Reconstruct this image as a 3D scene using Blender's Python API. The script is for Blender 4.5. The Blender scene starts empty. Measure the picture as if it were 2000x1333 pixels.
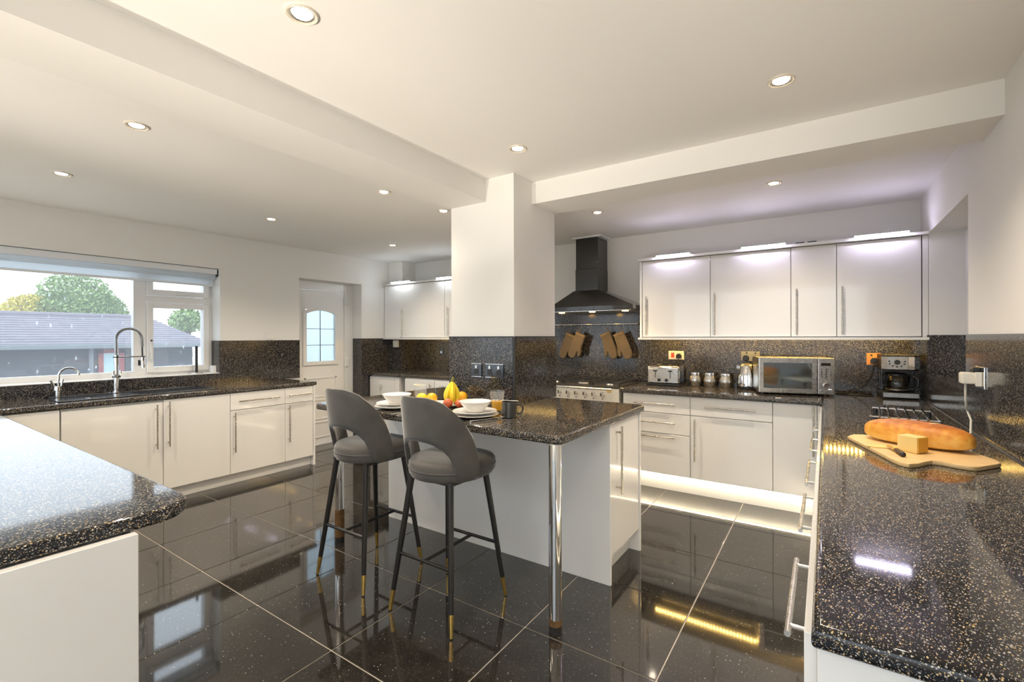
import bpy, bmesh, math, random
from mathutils import Vector, Matrix

random.seed(7)
S = bpy.context.scene
COL = S.collection
PI = math.pi

# ------------------------------------------------------------------ camera
H = 1.36
cam = bpy.data.cameras.new('camera')
cam.sensor_width = 36.0
cam.lens = 907.0 / 2000.0 * 36.0
cam.shift_y = -8.0 / 2000.0
cam.clip_start = 0.05
cam_ob = bpy.data.objects.new('camera', cam)
COL.objects.link(cam_ob)
yaw, roll = math.radians(34.0), math.radians(-0.16)
_r = Vector((math.cos(yaw), math.sin(yaw), 0)); _u = Vector((0, 0, 1))
_w = Vector((-math.sin(yaw), math.cos(yaw), 0))
_rr = _r * math.cos(roll) + _u * math.sin(roll)
_uu = _u * math.cos(roll) - _r * math.sin(roll)
_m = Matrix((( _rr.x, _uu.x, -_w.x, 0), (_rr.y, _uu.y, -_w.y, 0), (_rr.z, _uu.z, -_w.z, H), (0, 0, 0, 1)))
cam_ob.matrix_world = _m
S.camera = cam_ob

# ------------------------------------------------------------------ world / exposure
W = bpy.data.worlds.new('sky'); S.world = W; W.use_nodes = True
nt = W.node_tree; bg = nt.nodes['Background']
bg.inputs['Color'].default_value = (0.82, 0.91, 1.0, 1)
bg.inputs['Strength'].default_value = 1.45
S.view_settings.view_transform = 'Standard'
S.view_settings.look = 'None'
S.view_settings.gamma = 1.0
S.view_settings.use_curve_mapping = False
S.view_settings.exposure = 1.12
LAMP_W = 9.0           # watts of each ceiling downlight
UP_W = 62.0            # watts of the unseen uplighters added to brighten the ceiling
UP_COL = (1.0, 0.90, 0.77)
LAMP_COL = (1.0, 0.85, 0.66)

# ------------------------------------------------------------------ materials
def mat(name, col, rough=0.5, metal=0.0, ior=1.5, coat=0.0, var=0.0, vscale=6.0, bump=0.0, bscale=60.0,
        emit=None, estr=0.0, sheen=0.0, trans=0.0, rvar=0.0, coord='pos'):
    m = bpy.data.materials.new(name); m.use_nodes = True
    n = m.node_tree.nodes; l = m.node_tree.links; b = n['Principled BSDF']
    b.inputs['Base Color'].default_value = (*col, 1)
    b.inputs['Roughness'].default_value = rough
    b.inputs['Metallic'].default_value = metal
    b.inputs['IOR'].default_value = ior
    b.inputs['Coat Weight'].default_value = coat
    b.inputs['Coat Roughness'].default_value = 0.03
    b.inputs['Transmission Weight'].default_value = trans
    if sheen:
        b.inputs['Sheen Weight'].default_value = sheen
        b.inputs['Sheen Roughness'].default_value = 0.35
    if emit:
        b.inputs['Emission Color'].default_value = (*emit, 1)
        b.inputs['Emission Strength'].default_value = estr
    if coord == 'pos':
        src = n.new('ShaderNodeNewGeometry').outputs['Position']
    else:
        src = n.new('ShaderNodeTexCoord').outputs['Object']
    if var or rvar:
        no = n.new('ShaderNodeTexNoise'); no.inputs['Scale'].default_value = vscale
        no.inputs['Detail'].default_value = 4
        l.new(src, no.inputs['Vector'])
        if var:
            mx = n.new('ShaderNodeMix'); mx.data_type = 'RGBA'
            mx.inputs[6].default_value = (*[max(0, c * (1 - var)) for c in col], 1)
            mx.inputs[7].default_value = (*[min(1, c * (1 + var)) for c in col], 1)
            l.new(no.outputs['Fac'], mx.inputs[0]); l.new(mx.outputs[2], b.inputs['Base Color'])
        if rvar:
            mr = n.new('ShaderNodeMapRange')
            mr.inputs[3].default_value = max(0, rough - rvar); mr.inputs[4].default_value = rough + rvar
            l.new(no.outputs['Fac'], mr.inputs[0]); l.new(mr.outputs[0], b.inputs['Roughness'])
    if bump:
        n2 = n.new('ShaderNodeTexNoise'); n2.inputs['Scale'].default_value = bscale
        l.new(src, n2.inputs['Vector'])
        bp = n.new('ShaderNodeBump'); bp.inputs['Strength'].default_value = bump
        bp.inputs['Distance'].default_value = 0.002
        l.new(n2.outputs['Fac'], bp.inputs['Height']); l.new(bp.outputs[0], b.inputs['Normal'])
    return m

def ramp(n, stops, interp='LINEAR'):
    r = n.new('ShaderNodeValToRGB'); r.color_ramp.interpolation = interp
    e = r.color_ramp.elements
    while len(e) < len(stops): e.new(0.5)
    for i, (p, c) in enumerate(stops):
        e[i].position = p; e[i].color = (*c, 1)
    return r

def granite(name, base, scale, dens, rough, flecks, stretch=(1, 1, 1)):
    """dark stone with pale and golden flecks; every fleck is one voronoi cell"""
    m = bpy.data.materials.new(name); m.use_nodes = True
    n = m.node_tree.nodes; l = m.node_tree.links; b = n['Principled BSDF']
    pos = n.new('ShaderNodeNewGeometry').outputs['Position']
    mp = n.new('ShaderNodeMapping'); mp.inputs['Scale'].default_value = stretch
    mp.inputs['Rotation'].default_value = (0.35, 0.5, 0.6)
    l.new(pos, mp.inputs['Vector'])
    col = None
    for k, (sc, dn) in enumerate(((scale, dens), (scale * 2.1, dens * 0.8))):
        v = n.new('ShaderNodeTexVoronoi'); v.inputs['Scale'].default_value = sc
        l.new(mp.outputs[0], v.inputs['Vector'])
        sep = n.new('ShaderNodeSeparateColor'); l.new(v.outputs['Color'], sep.inputs[0])
        lt = n.new('ShaderNodeMath'); lt.operation = 'LESS_THAN'; lt.inputs[1].default_value = dn
        l.new(sep.outputs[0], lt.inputs[0])
        dd = n.new('ShaderNodeMath'); dd.operation = 'LESS_THAN'; dd.inputs[1].default_value = 0.42
        l.new(v.outputs['Distance'], dd.inputs[0])
        mu = n.new('ShaderNodeMath'); mu.operation = 'MULTIPLY'
        l.new(lt.outputs[0], mu.inputs[0]); l.new(dd.outputs[0], mu.inputs[1])
        r = ramp(n, flecks, 'CONSTANT'); l.new(sep.outputs[1], r.inputs[0])
        mx = n.new('ShaderNodeMix'); mx.data_type = 'RGBA'
        l.new(mu.outputs[0], mx.inputs[0]); l.new(r.outputs[0], mx.inputs[7])
        if col is None:
            mx.inputs[6].default_value = (*base, 1)
        else:
            l.new(col, mx.inputs[6])
        col = mx.outputs[2]
    l.new(col, b.inputs['Base Color'])
    b.inputs['Roughness'].default_value = rough
    return m

FL = [(0.0, (0.42, 0.38, 0.33)), (0.3, (0.62, 0.58, 0.5)), (0.5, (0.5, 0.33, 0.14)),
      (0.68, (0.28, 0.28, 0.3)), (0.85, (0.7, 0.55, 0.3))]
FS = [(0.0, (0.30, 0.28, 0.26)), (0.3, (0.42, 0.40, 0.37)), (0.5, (0.30, 0.22, 0.12)), (0.62, (0.20, 0.20, 0.22)), (0.85, (0.45, 0.39, 0.28))]
M = {}
M['wall'] = mat('wall_paint', (0.80, 0.785, 0.75), 0.75, var=0.015, vscale=2.5, bump=0.05, bscale=250)
M['ceil'] = mat('ceiling_paint', (0.82, 0.805, 0.775), 0.8, var=0.015, vscale=2.0, bump=0.04, bscale=220)
M['gloss'] = mat('white_gloss_door', (0.80, 0.785, 0.755), 0.09, coat=0.3, var=0.01, vscale=3)
M['gloss_panel'] = mat('white_gloss_panel', (0.80, 0.79, 0.77), 0.16, coat=0.2, var=0.01, vscale=3)
M['carcass'] = mat('white_carcass', (0.72, 0.70, 0.66), 0.4, var=0.02)
M['upvc'] = mat('white_plastic', (0.80, 0.80, 0.79), 0.25, var=0.01)
M['wplast'] = mat('white_socket_plastic', (0.78, 0.75, 0.66), 0.3, var=0.01)
M['worktop'] = granite('speckled_black_worktop', (0.010, 0.010, 0.012), 300, 0.26, 0.06, FL, (1, 0.6, 1))
M['splash'] = granite('speckled_black_splashback', (0.010, 0.010, 0.012), 250, 0.27, 0.14, FS, (1, 1, 0.7))
M['seam'] = mat('dark_joint_strip', (0.012, 0.012, 0.012), 0.4, var=0.1)
M['grout'] = mat('floor_grout', (0.48, 0.44, 0.38), 0.8, var=0.1, vscale=30)
M['steel'] = mat('brushed_steel', (0.62, 0.60, 0.56), 0.28, 1.0, rvar=0.06, vscale=40)
M['chrome'] = mat('polished_chrome', (0.80, 0.79, 0.77), 0.07, 1.0, rvar=0.03, vscale=20)
M['nickel'] = mat('satin_nickel_handle', (0.55, 0.51, 0.44), 0.27, 1.0, rvar=0.05, vscale=40)
M['black'] = mat('black_plastic', (0.012, 0.012, 0.012), 0.35, var=0.1)
M['black_gloss'] = mat('black_gloss', (0.01, 0.01, 0.01), 0.06, coat=0.5, var=0.1)
M['black_metal'] = mat('black_metal_leg', (0.022, 0.021, 0.02), 0.3, 0.3, var=0.1)
M['hood'] = mat('black_hood_enamel', (0.017, 0.016, 0.015), 0.2, coat=0.3, var=0.1)
M['iron'] = mat('cast_iron', (0.02, 0.019, 0.018), 0.5, var=0.2, bump=0.3, bscale=300)
M['brass'] = mat('brushed_gold', (0.82, 0.56, 0.16), 0.25, 1.0, rvar=0.05, vscale=30)
M['rust'] = mat('rust_collar', (0.19, 0.105, 0.045), 0.5, 0.5, var=0.7, vscale=50, bump=0.4, bscale=150)
M['velvet'] = mat('grey_velvet', (0.060, 0.056, 0.050), 0.75, sheen=0.7, var=0.6, vscale=7, bump=0.15, bscale=350, coord='obj')
M['seatv'] = mat('grey_velvet_seat', (0.068, 0.062, 0.055), 0.7, sheen=0.6, var=0.35, vscale=8, bump=0.15, bscale=350, coord='obj')
M['china'] = mat('white_china', (0.82, 0.80, 0.76), 0.15, coat=0.3, var=0.01)
M['mug'] = mat('dark_grey_mug', (0.045, 0.045, 0.04), 0.2, coat=0.4, var=0.1)
M['mug_in'] = mat('mug_glaze_inside', (0.10, 0.10, 0.09), 0.2, var=0.05)
M['juice'] = mat('orange_juice', (0.95, 0.48, 0.02), 0.25, var=0.05, vscale=20, emit=None)
M['banana'] = mat('banana_skin', (0.86, 0.66, 0.03), 0.4, var=0.12, vscale=25)
M['bstem'] = mat('banana_stem', (0.24, 0.22, 0.04), 0.6, var=0.3, vscale=40)
M['btip'] = mat('banana_tip', (0.05, 0.035, 0.02), 0.7, var=0.3)
M['orange'] = mat('orange_peel', (0.93, 0.46, 0.015), 0.4, var=0.05, bump=0.35, bscale=220)
M['lemon'] = mat('lemon_peel', (0.93, 0.66, 0.03), 0.4, var=0.05, bump=0.3, bscale=200)
M['apple'] = mat('apple_skin', (0.70, 0.13, 0.045), 0.25, coat=0.3, var=0.6, vscale=30)
M['stem'] = mat('brown_stem', (0.09, 0.05, 0.02), 0.7, var=0.2)
M['bread'] = None
M['wood'] = None
M['cheese'] = mat('pale_cheese', (0.88, 0.64, 0.24), 0.45, var=0.06, vscale=30, bump=0.15, bscale=120)
M['cheese_rind'] = mat('cheese_rind', (0.80, 0.42, 0.05), 0.45, var=0.1, vscale=30)
M['mitt'] = mat('tan_oven_mitt', (0.12, 0.088, 0.052), 0.85, var=0.3, vscale=40, bump=0.5, bscale=260, sheen=0.3)
M['mitt_hem'] = mat('mitt_hem', (0.22, 0.15, 0.07), 0.8, var=0.2, vscale=60)
M['red'] = mat('red_plastic', (0.55, 0.06, 0.04), 0.35, var=0.1)
M['orange_glow'] = mat('amber_socket_plate', (0.62, 0.27, 0.06), 0.3, var=0.08)
M['olive_plate'] = mat('brushed_brass_plate', (0.30, 0.26, 0.16), 0.35, 0.6, rvar=.05)
M['dark_steel'] = mat('dark_chrome_plate', (0.085, 0.09, 0.10), 0.2, 0.8, rvar=0.04)
M['sink'] = mat('black_composite_sink', (0.016, 0.018, 0.024), 0.22, var=0.2, vscale=200)
M['blind'] = mat('white_roller_blind', (0.78, 0.80, 0.82), 0.7, var=0.015, vscale=3, bump=0.05, bscale=500, trans=0.0)
M['led_cool'] = mat('cool_led', (0.9, 0.9, 1), 0.4, emit=(0.78, 0.72, 1.0), estr=64)
M['led_cool_l'] = mat('cool_white_led', (0.9, 0.95, 1), 0.4, emit=(0.86, 0.93, 1.0), estr=50)
M['led_warm'] = mat('warm_led', (1, 0.9, 0.7), 0.4, emit=(1.0, 0.86, 0.62), estr=16)
M['led_amber'] = mat('amber_led', (1, 0.8, 0.4), 0.4, emit=(1.0, 0.62, 0.16), estr=45)
M['lamp'] = mat('lamp_lens', (1, 1, 1), 0.4, emit=(1.0, 0.86, 0.66), estr=14)
M['hood_lamp'] = mat('hood_lamp_lens', (1, 0.8, 0.4), 0.4, emit=(1.0, 0.55, 0.10), estr=16)
M['reflector'] = mat('lamp_ring', (0.70, 0.64, 0.54), 0.35, 0.25, rvar=0.05)
M['outwall'] = mat('dark_weatherboard', (0.050, 0.053, 0.062), 0.75, var=0.3, vscale=4, bump=0.2, bscale=60)
M['rooftile'] = mat('grey_roof_tile', (0.19, 0.175, 0.205), 0.85, var=0.25, vscale=5, bump=0.3, bscale=40)
M['rwood'] = mat('red_painted_wood', (0.30, 0.05, 0.045), 0.5, var=0.2)
M['pane_out'] = mat('pale_window_pane', (0.45, 0.62, 0.66), 0.1, var=0.1)
M['pipe'] = mat('grey_downpipe', (0.18, 0.20, 0.21), 0.4, var=0.1)
M['bark'] = mat('bark', (0.10, 0.07, 0.05), 0.9, var=0.3, bump=0.5, bscale=30)
M['leaf_g'] = mat('green_leaves', (0.24, 0.34, 0.11), 0.6, var=0.5, vscale=1.2)
M['leaf_y'] = mat('yellow_green_leaves', (0.58, 0.50, 0.09), 0.6, var=0.4, vscale=1.2)
M['lawn'] = mat('garden_paving', (0.30, 0.29, 0.26), 0.9, var=0.2, vscale=2, bump=0.3, bscale=20)
M['hose'] = mat('ribbed_spring', (0.55, 0.55, 0.55), 0.22, 1.0, rvar=0.05)
M['cable_w'] = mat('white_cable', (0.72, 0.69, 0.6), 0.5, var=0.03)
M['display'] = mat('dark_display', (0.02, 0.012, 0.008), 0.1, var=0.1)
M['rubber'] = mat('black_rubber', (0.015, 0.014, 0.013), 0.6, var=0.1)
M['label_red'] = mat('red_print', (0.55, 0.05, 0.04), 0.5, var=0.05)

def tile_material():
    m = bpy.data.materials.new('black_sparkle_tile'); m.use_nodes = True
    n = m.node_tree.nodes; l = m.node_tree.links; b = n['Principled BSDF']
    pos = n.new('ShaderNodeNewGeometry').outputs['Position']
    no = n.new('ShaderNodeTexNoise'); no.inputs['Scale'].default_value = 9; no.inputs['Detail'].default_value = 8
    no.inputs['Roughness'].default_value = 0.7
    l.new(pos, no.inputs['Vector'])
    r0 = ramp(n, [(0.3, (0.013, 0.0115, 0.010)), (0.75, (0.034, 0.030, 0.026))])
    l.new(no.outputs['Fac'], r0.inputs[0])
    col = r0.outputs[0]
    for sc, dn, rad, c in ((60, 0.045, 0.085, (0.85, 0.83, 0.8)), (170, 0.07, 0.16, (0.30, 0.28, 0.26))):
        v = n.new('ShaderNodeTexVoronoi'); v.inputs['Scale'].default_value = sc; v.voronoi_dimensions = '2D'
        l.new(pos, v.inputs['Vector'])
        sep = n.new('ShaderNodeSeparateColor'); l.new(v.outputs['Color'], sep.inputs[0])
        lt = n.new('ShaderNodeMath'); lt.operation = 'LESS_THAN'; lt.inputs[1].default_value = dn
        l.new(sep.outputs[0], lt.inputs[0])
        dd = n.new('ShaderNodeMath'); dd.operation = 'LESS_THAN'; dd.inputs[1].default_value = rad
        l.new(v.outputs['Distance'], dd.inputs[0])
        mu = n.new('ShaderNodeMath'); mu.operation = 'MULTIPLY'
        l.new(lt.outputs[0], mu.inputs[0]); l.new(dd.outputs[0], mu.inputs[1])
        mx = n.new('ShaderNodeMix'); mx.data_type = 'RGBA'; mx.inputs[7].default_value = (*c, 1)
        l.new(mu.outputs[0], mx.inputs[0]); l.new(col, mx.inputs[6]); col = mx.outputs[2]
    l.new(col, b.inputs['Base Color'])
    b.inputs['Roughness'].default_value = 0.05
    b.inputs['IOR'].default_value = 1.85
    return m
M['tile'] = tile_material()

def bread_material():
    m = bpy.data.materials.new('bread_crust'); m.use_nodes = True
    n = m.node_tree.nodes; l = m.node_tree.links; b = n['Principled BSDF']
    tc = n.new('ShaderNodeTexCoord').outputs['Object']
    no = n.new('ShaderNodeTexNoise'); no.inputs['Scale'].default_value = 38; no.inputs['Detail'].default_value = 6
    l.new(tc, no.inputs['Vector'])
    sep = n.new('ShaderNodeSeparateXYZ'); l.new(tc, sep.inputs[0])
    a = n.new('ShaderNodeMath'); a.operation = 'MULTIPLY_ADD'; a.inputs[1].default_value = 9.0; a.inputs[2].default_value = -0.35
    l.new(sep.outputs[2], a.inputs[0])
    a2 = n.new('ShaderNodeMath'); a2.operation = 'MULTIPLY_ADD'; a2.inputs[1].default_value = 0.9
    l.new(no.outputs['Fac'], a2.inputs[0]); l.new(a.outputs[0], a2.inputs[2])
    r = ramp(n, [(0.15, (0.86, 0.56, 0.16)), (0.5, (0.80, 0.40, 0.06)), (0.8, (0.62, 0.21, 0.02)), (1.0, (0.42, 0.12, 0.015))])
    l.new(a2.outputs[0], r.inputs[0]); l.new(r.outputs[0], b.inputs['Base Color'])
    b.inputs['Roughness'].default_value = 0.5
    bp = n.new('ShaderNodeBump'); bp.inputs['Strength'].default_value = 0.35; bp.inputs['Distance'].default_value = 0.004
    l.new(no.outputs['Fac'], bp.inputs['Height']); l.new(bp.outputs[0], b.inputs['Normal'])
    return m
M['bread'] = bread_material()

def wood_material():
    m = bpy.data.materials.new('pale_beech'); m.use_nodes = True
    n = m.node_tree.nodes; l = m.node_tree.links; b = n['Principled BSDF']
    tc = n.new('ShaderNodeTexCoord').outputs['Object']
    mp = n.new('ShaderNodeMapping'); mp.inputs['Rotation'].default_value = (0, 0, 0.5); mp.inputs['Scale'].default_value = (4, 40, 40)
    l.new(tc, mp.inputs['Vector'])
    no = n.new('ShaderNodeTexNoise'); no.inputs['Scale'].default_value = 2.0; no.inputs['Detail'].default_value = 5
    l.new(mp.outputs[0], no.inputs['Vector'])
    r = ramp(n, [(0.3, (0.72, 0.47, 0.20)), (0.7, (0.84, 0.60, 0.30))])
    l.new(no.outputs['Fac'], r.inputs[0]); l.new(r.outputs[0], b.inputs['Base Color'])
    b.inputs['Roughness'].default_value = 0.45
    return m
M['wood'] = wood_material()

def glass(name, tint=(1, 1, 1), dirt_haze=0.0, rough=0.0):
    """thin clear glass: see-through with fresnel reflection, optional water spots or painted haze"""
    m = bpy.data.materials.new(name); m.use_nodes = True
    n = m.node_tree.nodes; l = m.node_tree.links
    for x in list(n):
        if x.type == 'BSDF_PRINCIPLED': n.remove(x)
    out = [x for x in n if x.type == 'OUTPUT_MATERIAL'][0]
    tr = n.new('ShaderNodeBsdfTransparent'); tr.inputs[0].default_value = (*tint, 1)
    gl = n.new('ShaderNodeBsdfGlossy'); gl.inputs['Roughness'].default_value = rough
    fr = n.new('ShaderNodeFresnel')
    bf = n.new('ShaderNodeNewGeometry').outputs['Backfacing']
    io = n.new('ShaderNodeMapRange'); io.inputs[3].default_value = 1.45; io.inputs[4].default_value = 1 / 1.45
    l.new(bf, io.inputs[0]); l.new(io.outputs[0], fr.inputs[0])
    mx = n.new('ShaderNodeMixShader')
    l.new(fr.outputs[0], mx.inputs[0]); l.new(tr.outputs[0], mx.inputs[1]); l.new(gl.outputs[0], mx.inputs[2])
    last = mx.outputs[0]
    if dirt_haze:
        pos = n.new('ShaderNodeNewGeometry').outputs['Position']
        mp = n.new('ShaderNodeMapping'); mp.inputs['Scale'].default_value = (1, 1, 0.35); l.new(pos, mp.inputs['Vector'])
        v = n.new('ShaderNodeTexVoronoi'); v.inputs['Scale'].default_value = 22; l.new(mp.outputs[0], v.inputs['Vector'])
        no = n.new('ShaderNodeTexNoise'); no.inputs['Scale'].default_value = 9; l.new(pos, no.inputs['Vector'])
        r = ramp(n, [(0.08, (1, 1, 1)), (0.2, (0, 0, 0))]); l.new(v.outputs['Distance'], r.inputs[0])
        r2 = ramp(n, [(0.5, (0, 0, 0)), (0.62, (1, 1, 1))]); l.new(no.outputs['Fac'], r2.inputs[0])
        mu = n.new('ShaderNodeMath'); mu.operation = 'MULTIPLY'; l.new(r.outputs[0], mu.inputs[0]); l.new(r2.outputs[0], mu.inputs[1])
        ad = n.new('ShaderNodeMath'); ad.operation = 'MULTIPLY_ADD'; ad.inputs[1].default_value = 0.45; ad.inputs[2].default_value = dirt_haze
        l.new(mu.outputs[0], ad.inputs[0])
        tl = n.new('ShaderNodeBsdfTranslucent'); tl.inputs[0].default_value = (0.9, 0.93, 1.0, 1)
        m2 = n.new('ShaderNodeMixShader'); l.new(ad.outputs[0], m2.inputs[0]); l.new(last, m2.inputs[1]); l.new(tl.outputs[0], m2.inputs[2])
        last = m2.outputs[0]
    l.new(last, out.inputs['Surface'])
    return m
def blind_material():
    m = bpy.data.materials.new('white_roller_blind'); m.use_nodes = True
    n = m.node_tree.nodes; l = m.node_tree.links
    out = [x for x in n if x.type == 'OUTPUT_MATERIAL'][0]; b = n['Principled BSDF']
    b.inputs['Base Color'].default_value = (0.82, 0.84, 0.86, 1); b.inputs['Roughness'].default_value = 0.8
    tl = n.new('ShaderNodeBsdfTranslucent')
    no = n.new('ShaderNodeTexNoise'); no.inputs['Scale'].default_value = 300
    r = ramp(n, [(0.3, (0.86, 0.91, 0.95)), (0.7, (0.93, 0.96, 0.98))]); l.new(no.outputs['Fac'], r.inputs[0]); l.new(r.outputs[0], tl.inputs[0])
    mx = n.new('ShaderNodeMixShader'); mx.inputs[0].default_value = 0.72
    l.new(b.outputs[0], mx.inputs[1]); l.new(tl.outputs[0], mx.inputs[2]); l.new(mx.outputs[0], out.inputs['Surface'])
    return m
M['blind_fabric'] = blind_material()
M['glass'] = glass('window_glass', (0.97, 0.99, 1.0), dirt_haze=0.08)
M['frost'] = mat('obscure_glass', (0.62, 0.74, 0.80), 0.5, trans=0.85, var=0.05, vscale=30, bump=0.8, bscale=90)
M['tumbler'] = glass('drinking_glass', (0.965, 0.975, 0.97), dirt_haze=0.10, rough=0.03)  # translucent white painted in as sheen so the clear glass shows, not dirt
M['mwglass'] = mat('microwave_mirror_glass', (0.30, 0.33, 0.33), 0.06, 0.9, rvar=0.01)
M['carafe'] = glass('carafe_glass', (0.86, 0.84, 0.80), rough=0.02)

# ------------------------------------------------------------------ mesh helpers
WM = {}          # world matrix of every empty (set before children are built)
class G:
    def __init__(self):
        self.b = bmesh.new()
    def _add(self, t, bev=0, seg=2):
        if bev > 0:
            bmesh.ops.bevel(t, geom=list(t.edges), offset=bev, segments=seg, affect='EDGES', profile=0.5)
        me = bpy.data.meshes.new('tmp'); t.to_mesh(me); t.free()
        self.b.from_mesh(me); bpy.data.meshes.remove(me)
        return self
    def box(self, x0, y0, z0, x1, y1, z1, bev=0, seg=2, M4=None):
        t = bmesh.new(); bmesh.ops.create_cube(t, size=1)
        for v in t.verts:
            v.co = Vector(((x0 + x1) / 2 + v.co.x * (x1 - x0), (y0 + y1) / 2 + v.co.y * (y1 - y0), (z0 + z1) / 2 + v.co.z * (z1 - z0)))
        if bev > 0:
            bmesh.ops.bevel(t, geom=list(t.edges), offset=bev, segments=seg, affect='EDGES', profile=0.5)
        if M4 is not None: t.transform(M4)
        return self._add(t)
    def cyl(self, p0, p1, r0, r1=None, n=16, caps=True):
        if r1 is None: r1 = r0
        p0 = Vector(p0); p1 = Vector(p1); d = p1 - p0
        t = bmesh.new(); bmesh.ops.create_cone(t, cap_ends=caps, segments=n, radius1=r0, radius2=r1, depth=d.length)
        t.transform(Matrix.Translation((p0 + p1) / 2) @ d.to_track_quat('Z', 'Y').to_matrix().to_4x4())
        return self._add(t)
    def tube(self, pts, r, n=8, radii=None):
        pts = [Vector(p) for p in pts]; t = bmesh.new(); rings = []
        prev = None
        for i, p in enumerate(pts):
            d = (pts[min(i + 1, len(pts) - 1)] - pts[max(i - 1, 0)]).normalized()
            if prev is None:
                a = Vector((0, 0, 1)) if abs(d.z) < 0.9 else Vector((1, 0, 0))
                u = d.cross(a).normalized()
            else:
                u = (prev - d * prev.dot(d)).normalized()
            prev = u; w = d.cross(u)
            rr = radii[i] if radii else r
            rings.append([t.verts.new(p + (u * math.cos(k * 2 * PI / n) + w * math.sin(k * 2 * PI / n)) * rr) for k in range(n)])
        for a, b_ in zip(rings, rings[1:]):
            for k in range(n):
                t.faces.new((a[k], a[(k + 1) % n], b_[(k + 1) % n], b_[k]))
        t.faces.new(rings[0][::-1]); t.faces.new(rings[-1])
        return self._add(t)
    def lathe(self, prof, c=(0, 0, 0), n=32, close=False):
        t = bmesh.new(); rings = []
        for r, z in prof:
            if r < 1e-6:
                rings.append([t.verts.new((c[0], c[1], c[2] + z))])
            else:
                rings.append([t.verts.new((c[0] + r * math.cos(k * 2 * PI / n), c[1] + r * math.sin(k * 2 * PI / n), c[2] + z)) for k in range(n)])
        prs = list(zip(rings, rings[1:]))
        if close: prs.append((rings[-1], rings[0]))
        for a, b_ in prs:
            for k in range(n):
                k2 = (k + 1) % n
                if len(a) == 1 and len(b_) == 1: continue
                if len(a) == 1: t.faces.new((a[0], b_[k2], b_[k]))
                elif len(b_) == 1: t.faces.new((a[k], a[k2], b_[0]))
                else: t.faces.new((a[k], a[k2], b_[k2], b_[k]))
        bmesh.ops.recalc_face_normals(t, faces=list(t.faces))
        return self._add(t)
    def prism(self, poly, z0, z1, bev=0, seg=2, M4=None):
        t = bmesh.new()
        a = [t.verts.new((x, y, z0)) for x, y in poly]; b_ = [t.verts.new((x, y, z1)) for x, y in poly]
        k = len(poly)
        t.faces.new(a[::-1]); t.faces.new(b_)
        for i in range(k): t.faces.new((a[i], a[(i + 1) % k], b_[(i + 1) % k], b_[i]))
        bmesh.ops.recalc_face_normals(t, faces=list(t.faces))
        if bev > 0:
            ed = [e for e in t.edges if abs(e.verts[0].co.z - e.verts[1].co.z) < 1e-6]
            bmesh.ops.bevel(t, geom=ed, offset=bev, segments=seg, affect='EDGES', profile=0.5)
        if M4 is not None: t.transform(M4)
        return self._add(t)
    def ball(self, c, r, sc=(1, 1, 1), n=20, rot=None):
        t = bmesh.new(); bmesh.ops.create_uvsphere(t, u_segments=n, v_segments=max(8, n // 2), radius=r)
        mm = Matrix.Diagonal((*sc, 1))
        if rot is not None: mm = rot @ mm
        t.transform(Matrix.Translation(c) @ mm)
        return self._add(t)
    def torus(self, c, R, r, n=24, k=8, axis='Z'):
        pts = []
        t = bmesh.new(); rings = []
        for i in range(n):
            a = i * 2 * PI / n; ring = []
            for j in range(k):
                bb = j * 2 * PI / k
                x = (R + r * math.cos(bb)) * math.cos(a); y = (R + r * math.cos(bb)) * math.sin(a); z = r * math.sin(bb)
                v = {'Z': (x, y, z), 'X': (z, x, y), 'Y': (x, z, y)}[axis]
                ring.append(t.verts.new(Vector(c) + Vector(v)))
            rings.append(ring)
        for i in range(n):
            a = rings[i]; b_ = rings[(i + 1) % n]
            for j in range(k): t.faces.new((a[j], a[(j + 1) % k], b_[(j + 1) % k], b_[j]))
        bmesh.ops.recalc_face_normals(t, faces=list(t.faces))
        return self._add(t)
    def quad(self, *ps):
        self.b.faces.new([self.b.verts.new(p) for p in ps]); return self
    def poly3(self, verts, faces):
        vs = [self.b.verts.new(p) for p in verts]
        for f in faces: self.b.faces.new([vs[i] for i in f])
        return self
    def obj(self, name, m, parent=None, local=False, smooth=35, sub=0):
        me = bpy.data.meshes.new(name)
        if parent is not None and not local:
            mw = WM.get(parent.name, Matrix.Identity(4))
            self.b.transform(mw.inverted())
        bmesh.ops.recalc_face_normals(self.b, faces=list(self.b.faces))
        self.b.to_mesh(me); self.b.free()
        me.materials.append(M[m] if isinstance(m, str) else m)
        if smooth:
            me.shade_smooth(); me.set_sharp_from_angle(angle=math.radians(smooth))
        o = bpy.data.objects.new(name, me); COL.objects.link(o)
        if parent is not None:
            o.parent = parent
            if parent.name in WM: WM[o.name] = WM[parent.name]
        if smooth and len(me.polygons) < 4000:
            wn = o.modifiers.new('normals', 'WEIGHTED_NORMAL'); wn.keep_sharp = True
        if sub:
            md = o.modifiers.new('smooth', 'SUBSURF'); md.levels = sub; md.render_levels = sub
        return o

def tag(o, label=None, cat=None, group=None, kind=None):
    if label: o['label'] = label
    if cat: o['category'] = cat
    if group: o['group'] = group
    if kind: o['kind'] = kind
    return o

def thing(name, label, cat, loc=(0, 0, 0), rz=0.0, group=None):
    o = bpy.data.objects.new(name, None); COL.objects.link(o)
    o.empty_display_size = 0.05
    o.location = loc; o.rotation_euler = (0, 0, rz)
    WM[o.name] = Matrix.Translation(loc) @ Matrix.Rotation(rz, 4, 'Z')
    return tag(o, label, cat, group)

def dup(root, loc, rz=0.0, label=None):
    r = root.copy(); COL.objects.link(r); r.location = loc; r.rotation_euler = (0, 0, rz)
    if label: r['label'] = label
    for ch in list(root.children):
        c = ch.copy(); COL.objects.link(c); c.parent = r
        for g in list(ch.children):
            d = g.copy(); COL.objects.link(d); d.parent = c
    return r

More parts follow.
